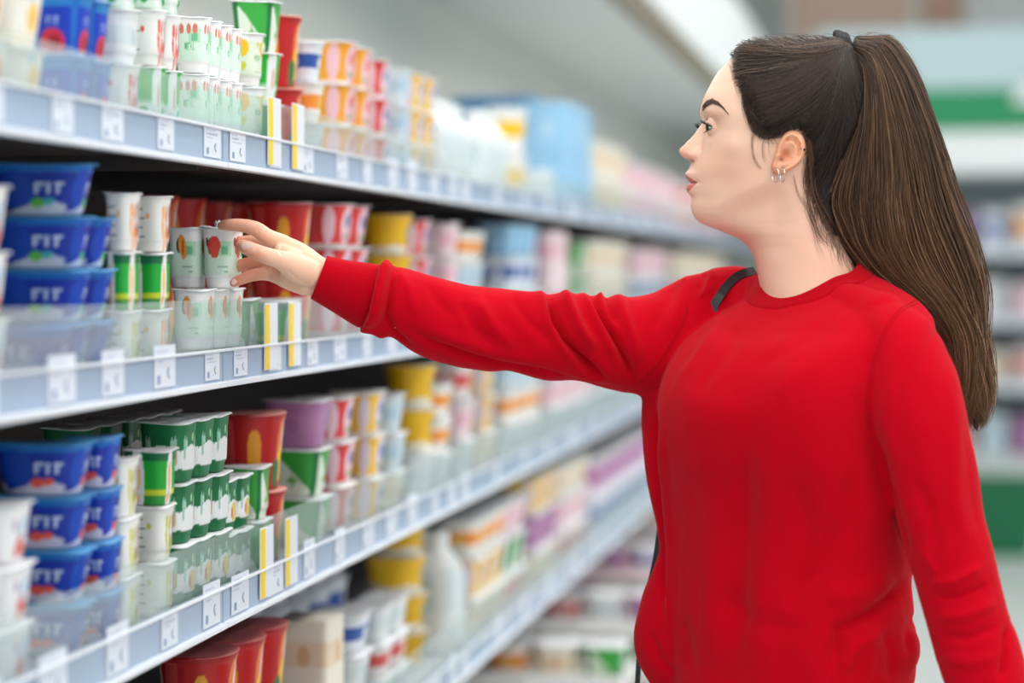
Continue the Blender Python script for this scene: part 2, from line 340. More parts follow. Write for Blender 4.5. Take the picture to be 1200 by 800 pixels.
def D_cream(cols):
    def f(c, face, s, v):
        put(c, v >= 0, (246, 242, 232)); put(c, v < .2, (250, 236, 206)); put(c, ell(s, v, .0, .5, .5, .26), cols[0]); put(c, ell(s, v, .05, .5, .22, .13), cols[1]); put(c, ell(s, v, -.3, .85, .3, .08), (196, 224, 232))
    return f
def D_red(c, face, s, v):
    put(c, v >= 0, (190, 14, 16)); put(c, (s > -.9) & (s < -.25) & (face == 0), (222, 70, 70)); put(c, v > .93, (170, 16, 20))
    g = face % 2 == 1
    put(c, g & ell(s, v, .2, .55, .55, .42), (236, 120, 40)); put(c, g & ell(s, v, .1, .35, .35, .25), (246, 196, 40)); put(c, g & ell(s, v, .45, .7, .42, .24), (244, 226, 222)); put(c, g & ell(s, v, -.3, .2, .3, .2), (50, 110, 50))
    put(c, (face == 0) & ell(s, v, .55, .5, .3, .3), (234, 160, 30)); put(c, (face == 0) & ell(s, v, .5, .16, .3, .16), (40, 96, 44))
def D_yellow(c, face, s, v):
    put(c, v >= 0, (240, 186, 10)); put(c, v < .16+.08*abs(s), (236, 232, 214)); put(c, (face == 1) & ell(s, v, .1, .55, .4, .25), (60, 120, 90)); put(c, (face == 1) & ell(s, v, .1, .55, .2, .12), (220, 230, 220))
def D_oval(base, oval, mark, foot=(240, 236, 232)):
    def f(c, face, s, v):
        put(c, v >= 0, base); put(c, (face == 0) & (s < .3), tuple(int(x*.8+40) for x in base)); g = face % 2 == 1
        put(c, g & ell(s, v, .1, .52, .72, .46), oval); put(c, g & ell(s, v, .15, .62, .32, .16), mark); put(c, g & ell(s, v, .1, .25, .3, .08), (120, 170, 80)); put(c, v < .08, foot)
        put(c, (face == 0) & ell(s, v, .7, .5, .28, .46), oval)
    return f
def D_plain(a, b, c3):
    def f(c, face, s, v):
        put(c, v >= 0, a); put(c, (v > .35) & (v < .7), b); put(c, ell(s, v, .1, .5, .3, .16), c3)
    return f
DES = {'mint_papaya': D_mint('papaya'), 'mint_strawberry': D_mint('strawberry'), 'mint_peach': D_mint('peach'), 'mint_lemon': D_mint('lemon'),
       'blue': D_blue((196, 206, 226), (90, 190, 70)), 'blue_red': D_blue((206, 200, 222), (240, 90, 70)), 'bluered': D_bluered, 'violet': D_violet,
       'green': D_green, 'greenfruit': D_greenfruit, 'leaf': D_leaf, 'greenwhite': D_greenwhite, 'greenpale': D_greenpale,
       'whitered': D_fruitwhite([(226, 66, 52), (232, 96, 80), (150, 110, 130)]), 'whiteorange': D_fruitwhite([(246, 176, 96), (240, 140, 50), (110, 60, 90)]), 'whitegrape': D_fruitwhite([(206, 206, 60), (176, 180, 70), (140, 90, 100)]),
       'berry': D_berry, 'cream_orange': D_cream([(246, 180, 110), (226, 76, 50)]), 'cream_yellow': D_cream([(250, 214, 130), (250, 196, 96)]),
       'red': D_red, 'yellow': D_yellow, 'pinkoval': D_oval((222, 52, 50), (242, 206, 220), (60, 90, 160)), 'orangeoval': D_oval((250, 168, 20), (246, 200, 214), (226, 74, 50)), 'yellowoval': D_oval((250, 196, 30), (226, 214, 230), (60, 110, 180)),
       'mauve': D_plain((176, 120, 168), (182, 128, 172), (170, 112, 160)), 'palewhite': D_plain((228, 232, 232), (214, 222, 224), (190, 206, 210)), 'paleblue': D_plain((206, 222, 230), (176, 204, 222), (230, 236, 240)),
       'palepink': D_plain((240, 216, 220), (236, 180, 196), (246, 236, 236)), 'palecream': D_plain((240, 232, 216), (236, 214, 186), (220, 180, 140)), 'orangewhite': D_plain((240, 236, 230), (246, 150, 50), (250, 196, 90)),
       'redwhite': D_plain((236, 226, 224), (220, 80, 76), (240, 200, 196)), 'bluewhite': D_plain((226, 232, 240), (40, 86, 170), (236, 240, 246)), 'purple': D_plain((226, 206, 226), (176, 40, 140), (120, 110, 190)), 'skyblue': D_plain((150, 196, 228), (150, 196, 228), (180, 214, 236)), 'tealblue': D_plain((60, 130, 176), (170, 206, 230), (60, 130, 176)), 'yellowcap': D_plain((232, 232, 228), (250, 196, 20), (250, 196, 20))}
LOOK = {'mint_papaya': 'mint yogurt pack with papaya', 'mint_strawberry': 'mint yogurt pack with strawberry', 'mint_peach': 'mint yogurt pack with peach dots', 'mint_lemon': 'mint yogurt pack with yellow fruit',
        'blue': 'wide blue tub with green mark', 'blue_red': 'wide blue tub with red fruit', 'bluered': 'tall blue cup with red berries', 'violet': 'violet yogurt tub with blue rim',
        'green': 'dark green pack with white band', 'greenfruit': 'dark green pack with fruit band', 'leaf': 'white cup with green leaf', 'greenwhite': 'green cup with white oval', 'greenpale': 'bright green cup with white oval', 'whitered': 'white cup with red fruit', 'whiteorange': 'white cup with orange fruit', 'whitegrape': 'white cup with olive grapes',
        'berry': 'white dessert cup with red berry', 'cream_orange': 'cream tub with orange red fruit', 'cream_yellow': 'cream tub with pale yellow fruit', 'red': 'red bucket with fruit', 'yellow': 'yellow yogurt tub', 'pinkoval': 'red cup with pink oval', 'orangeoval': 'orange cup with pink oval', 'yellowoval': 'yellow cup with lilac oval', 'mauve': 'plain mauve cup', 'palewhite': 'plain white tub', 'paleblue': 'pale blue tub', 'palepink': 'pale pink cup', 'palecream': 'cream beige cup', 'orangewhite': 'white cup with orange band', 'redwhite': 'white cup with red band', 'bluewhite': 'white cup with blue band', 'purple': 'purple and lilac cup', 'skyblue': 'light blue carton', 'tealblue': 'teal blue carton', 'yellowcap': 'white tub with yellow band'}
_cup = {}
def cup_mesh(design, w, l, h, kind='square'):
    key = (design, w, l, h, kind)
    if key in _cup: return _cup[key]
    nf, nv = 40, 36; n = nf*4
    prof = {'square': [(0, .78), (.03, .82), (.17, .84), (.2, .89), (.80, .92), (.84, .94), (.96, .96), (1, 1)],
            'round': [(0, .74), (.04, .78), (.9, .95), (.95, 1), (1, 1)], 'tub': [(0, .72), (.05, .78), (.85, .95), (.9, .97), (1, .98)],
            'box': [(0, 1), (1, 1)], 'bottle': [(0, .9), (.03, 1), (.6, 1), (.72, .9), (.85, .5), (.87, .44), (.88, .52), (1, .52)]}[kind]
    e = {'square': 3.6, 'round': 2.0, 'tub': 3.2, 'box': 9, 'bottle': 2.6}[kind]
    V = []; Fc = []; S = []; H = []
    for i in range(nv+1):
        v = i/nv; sc = np.interp(v, [p[0] for p in prof], [p[1] for p in prof])
        for j in range(n):
            face = j//nf; s = (j % nf)/nf*2-1; a = math.radians(-135+90*face+90*((j % nf)/nf))
            ca, sa = math.cos(a), math.sin(a); ee = e if v > .3 or kind == 'box' else (2.3+(e-2.3)*v/.3)
            r = (abs(ca)**ee+abs(sa)**ee)**(-1/ee)
            V.append((w/2*sc*r*ca, l/2*sc*r*sa, h*v)); Fc.append(face); S.append(s); H.append(v)
    Fc, S, H = map(np.array, (Fc, S, H)); col = np.zeros((len(V), 3)); DES[design](col, Fc, S, H)
    f = [tuple(q) for q in grid_faces(nv+1, n)]; f += [tuple(range(n))[::-1], tuple(nv*n+j for j in range(n))]
    me = mesh_np('cup', V, f, True, col); me.materials.append(M['print']); _cup[key] = me; return me
_lid = {}
def lid_mesh(w, l, kind, col):
    key = (round(w, 4), round(l, 4), kind, col)
    if key in _lid: return _lid[key]
    n = 40; e = 2.0 if kind == 'round' else 7; V = []; sc = []
    rings = [(.0, .0013, .5), (.5, .0014, 1), (.96, .0012, 1), (1.0, .0002, 1), (1.0, -.0008, 1), (.95, -.0002, 1), (0, 0, .5)]
    for q, z, _ in rings:
        for j in range(n):
            a = 2*math.pi*j/n; r = (abs(math.cos(a))**e+abs(math.sin(a))**e)**(-1/e)
            V.append((w/2*q*r*math.cos(a), l/2*q*r*math.sin(a), z+(.0012*math.sin(a*2+.4) if q >= .95 else 0)))
    cols = np.tile(lin(col), (len(V), 1))
    m2 = [n+j for j in range(n)]
    rr = RNG.random(n)
    for j in range(n):
        if rr[j] < .3: cols[n+j] = np.array(lin(col))*.75
    me = mesh_np('lid', V, grid_faces(len(rings), n), False, cols); me.materials.append(M['paper']); _lid[key] = me; return me
ORD = ['nearest', 'second', 'third', 'fourth', 'fifth', 'sixth', 'seventh', 'eighth', 'ninth', 'tenth', 'eleventh', 'twelfth', 'thirteenth', 'fourteenth', 'fifteenth', 'sixteenth']
SHN = {'top': 'top shelf', 'middle': 'middle shelf', 'lower': 'third shelf', 'bottom': 'lowest shelf', 'deck': 'base deck'}
_count = {}
NPROD = 0
def product(design, x, y, z, w, l, h, kind, nx, ny, lidc, label, group, rz=0, parts=True):
    """a tub, or a pack of cups joined by their lids"""
    global NPROD; NPROD += 1
    W, L = w*nx, l*ny; name = {'box': 'carton', 'bottle': 'bottle'}.get(kind, 'yogurt_pack' if nx*ny > 1 else {'square': 'yogurt_cup', 'tub': 'yogurt_tub'}.get(kind, 'yogurt_bucket'))
    t = empty(name, (x, y, z), rz, label, {'box': 'carton', 'bottle': 'bottle'}.get(kind, 'yogurt'), group)
    me = cup_mesh(design, w, l, h-.0016, kind)
    for i in range(nx):
        for j in range(ny):
            d = design
            o = link('cup' if kind not in ('box', 'bottle') else 'container', me, None, t); o.location = ((i-(nx-1)/2)*w, (j-(ny-1)/2)*l, 0)
    if kind not in ('box', 'bottle'):
        for i in range(nx):
            for j in range(ny):
                o = link('lid', lid_mesh(w*1.035 if nx == 1 else w*1.0, l*1.0, kind, lidc), None, t); o.location = ((i-(nx-1)/2)*w, (j-(ny-1)/2)*l, h-.0016)
    return t
def stackname(shelf, design):
    k = (shelf, design); _count[k] = _count.get(k, 0)+1; return ORD[min(15, _count[k]-1)]
def fill(shelf, px0, px1, design, w, l, h, layers, kind='square', nx=1, ny=1, rows=1, lidc=(232, 234, 236), xf=None, dz=0, gap=.002, jit=.0015, zbase=None, tops=None, rowgap=.004, deep=False):
    """stacks standing along the shelf front between two sight lines"""
    xf = XF-.022 if xf is None else xf
    W, L = w*nx, l*ny; y = y_of(px0, xf); yend = y_of(px1, xf); z0 = (SURF[shelf] if zbase is None else zbase)+.0008+dz
    lay = layers if isinstance(layers, (list, tuple)) else [layers]; k = 0
    while y+L*.55 < yend or k == 0:
        dl = [design] if isinstance(design, str) else design
        nms = {d: stackname(shelf, d) for d in dict.fromkeys(dl)}
        for r in range(rows):
            nl = lay[min(k, len(lay)-1)]
            for q in range(nl):
                d = dl[min(q, len(dl)-1)]; nm = nms[d]
                lw = 'topmost' if q == nl-1 else ['lowest', 'second from below', 'third from below', 'fourth from below', 'fifth from below'][q]
                lab = '%s, %s%s, %s stack on %s' % (LOOK[d], lw, ' behind' if r or deep else '', nm, SHN[shelf])
                product(d, xf-W/2-r*(W+rowgap)+random.uniform(-jit, jit), y+L/2+random.uniform(-.0004, .0004), z0+q*(h+.0004), w, l, h, kind, nx, ny, lidc,
                        lab, '%s on the %s' % (LOOK[d].split(' with')[0]+'s', SHN[shelf]), 0)
        y += L+gap; k += 1
    return y
WH = (236, 236, 238)
T, MI, LO, BO = 'top', 'middle', 'lower', 'bottom'
# px0 = sight line of the near front corner of the first stack
# ---- top shelf
fill(T, -70, 20, 'cream_orange', .075, .075, .058, 3, 'tub')
fill(T, 24, 76, 'cream_yellow', .075, .070, .058, 3, 'tub')
fill(T, 92, 144, 'bluered', .062, .048, .062, 3, 'tub', lidc=(60, 140, 205))
fill(T, 148, 176, ['whitered', 'palewhite', 'greenpale'], .055, .055, .058, 3, dz=.01)
fill(T, 183, 222, ['greenpale', 'whitered', 'greenpale'], .048, .045, .062, 3, lidc=(232, 234, 234), dz=.012, nx=2)
fill(T, 238, 280, 'mint_peach', .040, .038, .066, 2, nx=2, ny=2, dz=.014)
fill(T, 299, 300, 'mint_lemon', .057, .052, .068, 2, dz=.014)
fill(T, 318, 320, ['leaf', 'greenpale', 'leaf'], .06, .06, .066, 3, 'tub')
fill(T, 341, 345, 'red', .092, .092, .098, 2, 'round', lidc=(236, 170, 150), xf=XF-.03)
fill(T, 370, 373, ['palewhite', 'orangewhite', 'bluewhite'], .07, .06, .056, 3, 'tub')
fill(T, 405, 440, 'orangeoval', .085, .088, .062, 3, 'tub', lidc=WH, rows=2)
fill(T, 447, 466, 'pinkoval', .08, .08, .060, 3, 'tub', lidc=WH)
fill(T, 474, 484, 'paleblue', .08, .06, .060, 3, 'tub', lidc=WH)
fill(T, 490, 512, 'yellowoval', .07, .08, .060, 3, 'tub', lidc=WH)
fill(T, 520, 560, 'palewhite', .08, .09, .16, 1, 'bottle')
fill(T, 575, 602, 'palewhite', .08, .095, .17, 1, 'bottle')
fill(T, 612, 622, 'yellowcap', .09, .11, .10, 2, 'round')
fill(T, 640, 655, 'palewhite', .09, .12, .08, 1, 'box')
fill(T, 668, 690, 'skyblue', .12, .18, .13, 2, 'box')
fill(T, 700, 745, 'palecream', .13, .14, .10, 2, 'tub', gap=.03)
fill(T, 750, 800, 'palepink', .13, .16, .09, 2, 'tub', gap=.06)
fill(T, 808, 850, 'redwhite', .13, .2, .09, 2, 'tub', gap=.10)
fill(T, 625, 650, 'tealblue', .22, .16, .30, 1, 'box', xf=-.95, deep=True)
# ---- middle shelf
fill(MI, -60, 24, 'berry', .062, .066, .060, 3, 'tub')
fill(MI, 66, 70, 'violet', .09, .06, .05, 1, 'tub', lidc=(60, 120, 205))
fill(MI, 94, 148, 'blue', .104, .050, .0525, [4, 3, 3], 'tub', lidc=(70, 150, 205), xf=XF-.02)
fill(MI, 150, 152, ['whitegrape', 'greenwhite', 'whiteorange'], .03, .05, .062, 3)
fill(MI, 187, 190, ['whiteorange', 'greenwhite', 'whiteorange'], .045, .047, .062, 3)
fill(MI, 240, 243, 'mint_papaya', .044, .052, .071, 1, nx=1, ny=3, dz=.012)
fill(MI, 292, 300, 'leaf', .05, .05, .064, 1, nx=1, ny=1, dz=.006)
fill(MI, 336, 340, ['greenwhite', 'redwhite'], .085, .075, .066, 1, 'tub')
fill(MI, 190, 330, 'red', .094, .105, .102, 2, 'round', xf=-.95, deep=True, lidc=(120, 60, 60))
fill(MI, 354, 356, 'red', .09, .09, .100, 2, 'round', lidc=(210, 170, 170), xf=XF-.03)
fill(MI, 399, 440, 'pinkoval', .085, .092, .0635, 3, 'tub', lidc=WH, dz=.012)
fill(MI, 475, 482, 'yellow', .09, .09, .066, 3, 'round', lidc=(226, 214, 190))
fill(MI, 496, 515, ['orangewhite', 'pinkoval', 'pinkoval'], .08, .085, .064, 3, 'tub')
fill(MI, 530, 536, ['pinkoval', 'palepink', 'palepink'], .08, .09, .064, 3, 'tub')
fill(MI, 546, 577, ['redwhite', 'paleblue', 'orangewhite'], .09, .10, .06, 3, 'tub')
fill(MI, 604, 636, ['palewhite', 'bluewhite', 'skyblue'], .09, .10, .068, 3, 'tub')
fill(MI, 646, 668, 'palepink', .10, .12, .10, 2, 'box')
fill(MI, 680, 690, 'leaf', .1, .12, .09, 2, 'tub')
fill(MI, 700, 745, 'palecream', .13, .14, .095, 2, 'tub', gap=.03)
fill(MI, 752, 790, ['bluewhite', 'palepink'], .13, .14, .09, 2, 'tub', gap=.06)
fill(MI, 800, 850, ['redwhite', 'palecream'], .13, .2, .09, 2, 'tub', gap=.10)
# the pack she is taking: two mint cups joined by their lids
ypk = y_of(274, XF-.010)
hero = empty('yogurt_pack', (0, 0, 0), 0, 'mint yogurt pack with papaya and strawberry cups, under her fingertips', 'yogurt', 'mint yogurt packs on the middle shelf')
zh = SURF[MI]+.012+.0722
hx = XF-.010
hero.location = (hx-.044, ypk+.024, zh)
for i, dd in enumerate(('mint_papaya', 'mint_strawberry')):
    c = link('cup', cup_mesh(dd, .0445, .048, .0715), None, hero); c.location = ((i-.5)*.0445, 0, 0)
    q = link('lid', lid_mesh(.0485, .056, 'square', (246, 246, 248)), None, hero); q.location = ((i-.5)*.0465, 0, .0718-.004*i*0); q.rotation_euler = (0, math.radians(-4 if i == 0 else 5), 0)
tv_ = [(-.009+.006*math.cos(a)*(1 if i % 2 else .8), -.02+.007*math.sin(a), .004+.003*math.sin(i*2.1)) for i, a in enumerate(np.linspace(0, 2*math.pi, 12, endpoint=False))]
tb = MB(); tb.add(tv_+[(x*.6-.003, y-.001, z+.004) for x, y, z in tv_], [tuple(range(12))[::-1], tuple(range(12, 24))]+[(i, (i+1) % 12, 12+(i+1) % 12, 12+i) for i in range(12)])
tb.v = [(x+.031, y+.006, z+.0715) for x, y, z in tb.v]; tb.build('pull_tab', mat('crumpled_foil', (226, 236, 240), .25, metal=.3, noise=.1), hero)
# ---- third shelf
fill(LO, -70, 34, 'berry', .062, .066, .056, 3, 'tub')
fill(LO, 93, 96, 'blue_red', .10, .054, .053, 4, 'tub', lidc=(70, 150, 205))
fill(LO, 127, 130, 'blue_red', .05, .050, .053, 4, 'tub', lidc=(90, 160, 215))
fill(LO, 148, 150, 'whitegrape', .03, .05, .062, [3], lidc=WH)
fill(LO, 194, 198, ['whitegrape', 'whitegrape', 'greenwhite'], .055, .045, .062, [3], lidc=WH)
fill(LO, 216, 272, ['greenfruit', 'green', 'green'], .060, .058, .0695, 3, nx=1, dz=.004, ny=1, gap=.0006)
fill(LO, 268, 300, ['green', 'greenfruit', 'leaf'], .058, .050, .066, 2, nx=1, gap=.0006)
fill(LO, 100, 215, 'green', .060, .064, .068, 3, xf=-.93, deep=True, nx=1)
fill(LO, 306, 312, 'leaf', .056, .054, .068, [2])
fill(LO, 320, 350, 'red', .094, .088, .100, 2, 'round', lidc=(226, 150, 140))
fill(LO, 375, 380, ['leaf', 'leaf', 'mauve'], .09, .08, .068, 3, 'tub')
fill(LO, 404, 424, 'pinkoval', .08, .088, .0640, 3, 'tub', lidc=WH, dz=.008)
fill(LO, 440, 458, 'yellowoval', .08, .088, .066, 3, 'tub', lidc=WH)
fill(LO, 466, 474, ['palecream', 'paleblue', 'paleblue'], .08, .08, .062, 3, 'tub')
fill(LO, 503, 508, ['palewhite', 'yellow', 'yellow'], .09, .10, .075, 3, 'round')
fill(LO, 520, 534, ['palewhite', 'orangewhite', 'orangewhite'], .08, .10, .062, 3, 'tub')
fill(LO, 548, 566, ['palewhite', 'palepink', 'redwhite'], .09, .1, .072, 3, 'tub')
fill(LO, 574, 590, ['palecream', 'yellowoval', 'yellowoval'], .09, .1, .072, 3, 'tub')
fill(LO, 600, 640, ['palewhite', 'orangewhite', 'paleblue'], .09, .09, .070, 3, 'tub', gap=.004)
fill(LO, 650, 700, ['palewhite', 'palepink', 'skyblue'], .11, .12, .070, 3, 'tub', gap=.01)
fill(LO, 706, 780, ['palewhite', 'palepink'], .13, .16, .09, 2, 'tub', gap=.05)
# ---- lowest shelf
fill(BO, 225, 236, 'green', .062, .058, .070, 3, nx=1)
fill(BO, 262, 345, 'red', .10, .100, .112, 2, 'round', lidc=(200, 110, 110), xf=XF-.035)
fill(BO, 300, 420, 'bluewhite', .10, .11, .085, 3, 'round', xf=-.96, deep=True)
fill(BO, 385, 392, 'palecream', .08, .09, .1, 2, 'box')
fill(BO, 420, 432, ['bluewhite', 'palewhite', 'bluewhite'], .09, .1, .06, 3, 'tub')
fill(BO, 492, 500, 'yellow', .11, .10, .066, 4, 'round', lidc=(228, 218, 200), xf=XF-.05)
fill(BO, 450, 482, ['palewhite', 'redwhite', 'palewhite'], .07, .09, .056, 3, 'tub')
fill(BO, 535, 545, 'palewhite', .12, .12, .22, 1, 'bottle')
fill(BO, 560, 592, ['palecream', 'yellowoval', 'orangewhite'], .09, .1, .074, 3, 'tub')
fill(BO, 598, 618, ['redwhite', 'leaf', 'palepink'], .09, .1, .074, 3, 'tub')
fill(BO, 630, 655, ['palecream', 'mauve', 'yellowoval'], .10, .10, .08, 3, 'tub', gap=.006)
fill(BO, 664, 690, ['redwhite', 'palepink', 'palecream'], .11, .12, .078, 3, 'tub', gap=.01)
fill(BO, 700, 770, ['bluewhite', 'purple'], .12, .14, .1, 2, 'tub', gap=.03)
# ---- base deck of the case: display trays of tubs turned to the aisle end
def tray(y, z, designs, label, lip=(238, 232, 232)):
    t = MB(); x0, x1, l, h = -1.24, -.605, .20, .035
    tr = M.get('tray%s' % (lip,)) or mat('tray_card', lip, .5, noise=.04); M['tray%s' % (lip,)] = tr
    t.box(x0, x1, y, y+l, z, z+.004).box(x0, x1, y, y+.004, z+.004, z+h).box(x0, x1, y+l-.004, y+l, z+.004, z+h).box(x0, x0+.004, y+.004, y+l-.004, z+.004, z+h).box(x1-.004, x1, y+.004, y+l-.004, z+.004, z+h)
    o = t.build('display_tray', tr); tag(o, label, 'tray', 'display trays on the base deck')
    for k in range(6):
        d = designs[k % len(designs)]
        product(d, x0+.055+k*.106, y+l/2, z+.0048, .10, .11, .085, 'tub', 1, 1, WH, '%s, %s from the shelf back in the %s' % (LOOK[d], ORD[k] if k else 'first', label.split(' tray')[0].split('display ')[-1]+' tray'), 'tubs in the display trays')
kk = 0
for y, nl in ((2.95, 3), (3.6, 3), (4.3, 3), (5.0, 3), (5.9, 3), (7.0, 3)):
    for q in range(nl):
        ds = [['purple', 'bluewhite', 'redwhite'], ['orangewhite', 'palecream', 'leaf'], ['redwhite', 'palewhite', 'mauve']][(kk+q) % 3]
        tray(y, .302+q*.104, ds, 'white card display %s-row %s-level tray of tubs on the base deck' % (ORD[kk] if kk else 'nearest', ['low', 'mid', 'high', 'top'][q]), (240, 214, 218) if (q+kk) % 3 == 0 else (238, 236, 234))
    kk += 1
# ---- end display goods
cl = ['palewhite', 'redwhite', 'bluewhite', 'palepink', 'paleblue', 'orangewhite', 'palecream', 'mauve']
for zi, z in enumerate((.342, .752, 1.132, 1.532)):
    for k in range(9):
        d = cl[(k*3+zi*2) % 8]
        product(d, -.3+.19*k, YE+.16, z, .15, .12, [.24, .22, .26, .27][zi]*random.uniform(.8, 1), 'box', 1, 1, WH, '%s carton-sized, %s from the left on the %s end display shelf' % (LOOK[d], ORD[k] if k else 'first', ['lowest', 'second', 'third', 'highest'][zi]), 'cartons on the end display')
print('PRODUCTS', NPROD)
# ================================================================ the woman
from mathutils.bvhtree import BVHTree
HD = 2.42                                   # distance of her head's middle plane
def sm(x, a, b):
    t = np.clip((x-a)/(b-a), 0, 1); return t*t*(3-2*t)
def cub(x, xp, yp):
    """smooth (monotone cubic) interpolation"""
    xp = np.asarray(xp, float); yp = np.asarray(yp, float); h = np.diff(xp); dl = np.diff(yp)/h
    m = np.zeros_like(yp); m[0] = dl[0]; m[-1] = dl[-1]
    for i in range(1, len(yp)-1): m[i] = 0 if dl[i-1]*dl[i] <= 0 else 2*dl[i-1]*dl[i]/(dl[i-1]+dl[i])
    x = np.clip(np.asarray(x, float), xp[0], xp[-1]); k = np.clip(np.searchsorted(xp, x)-1, 0, len(h)-1); t = (x-xp[k])/h[k]
    return (2*t**3-3*t*t+1)*yp[k]+(t**3-2*t*t+t)*h[k]*m[k]+(-2*t**3+3*t*t)*yp[k+1]+(t**3-t*t)*h[k]*m[k+1]
HY = [48.5, 49.5, 52, 56, 62, 70, 85, 100, 115, 130, 140, 150, 162, 175, 185, 195, 205, 215, 225, 232, 240, 248, 255, 260, 264, 268, 273, 278, 285, 293, 305, 320, 335, 350, 400]
HXF = [938, 918, 899, 882, 866, 856, 841, 832.5, 825.3, 822.3, 824.5, 825.3, 823, 819.5, 815.5, 811.5, 809.5, 809.5, 810.3, 811, 809.8, 811.3, 815, 820, 828, 839, 851, 864, 874, 880.5, 886, 889, 892, 895, 898]
HXB = [944, 958, 974, 988, 999, 1006, 1012, 1014, 1013, 1010, 1007, 1003, 997, 990, 985, 980, 977, 975, 975, 975, 976, 977, 979, 980, 981, 982, 984, 986, 989, 993, 999, 1004, 1006, 1006, 996]
HW = [3, 18, 33, 45, 56, 63, 70, 74, 76, 76, 75, 74, 72.5, 71, 69, 67, 65, 63, 61, 59, 57, 55, 54, 53.5, 53, 53, 53, 53, 53, 53, 53.5, 54.5, 56, 57, 52]
PRY = [30, 139, 145, 152, 157, 162, 166, 170, 173, 175.5, 178, 181, 184.5, 187, 189, 191, 194, 197.5, 200.5, 203.5, 206, 209, 211.5, 213.5, 215.5, 218, 221, 224, 227.5, 231, 236, 241, 400]
PRX = [0, 0, 3.2, 8, 10.5, 13.5, 17, 19.5, 22.2, 23.2, 22.3, 19.5, 14.5, 9.5, 4.6, 3.0, 2.6, 3.2, 5.0, 6.6, 5.8, 3.8, 1.8, .8, 2.2, 4.2, 5.2, 4.4, 2.2, 0, 0, 0, 0]
_gy = np.arange(40, 410, .5)
def _gs(tab, sig):
    v = cub(_gy, HY, tab); k = np.exp(-.5*(np.arange(-24, 25)*.5/sig)**2); k /= k.sum(); w = np.convolve(np.pad(v, 24, 'edge'), k, 'valid')
    m = sm(_gy, 62, 90); return v*(1-m)+w*m
_XF, _XB, _HWt = _gs(HXF, 1.6), _gs(HXB, 5), _gs(HW, 5)
def head_base(y, th):
    """px x, lateral mm of the head surface; th 0 = front midline, pi = back"""
    xf = np.interp(y, _gy, _XF); xb = np.interp(y, _gy, _XB); hw = np.interp(y, _gy, _HWt)
    smx = np.interp(y, [49, 100, 160, 215, 262, 285, 350], [.52, .56, .56, .62, .72, .55, .5])
    n = np.interp(y, [49, 90, 140, 180, 215, 250, 268, 290], [2, 2.15, 2.45, 2.25, 2.15, 2.2, 2.0, 2.0])
    c = np.cos(th); s_ = np.abs(np.sin(th)); cc = np.abs(c)**(2/n)*np.sign(c)
    x = np.where(c > 0, xf+(xb-xf)*smx*(1-cc), xf+(xb-xf)*(smx+(1-smx)*(-np.sign(c)*np.abs(c)**1.0)))
    lat = hw*s_**(2/n)
    return x, lat
EYE = np.array([839.5, 148.0, 29.0]); ER = 12.2       # px x, px y, lateral mm (near side positive)
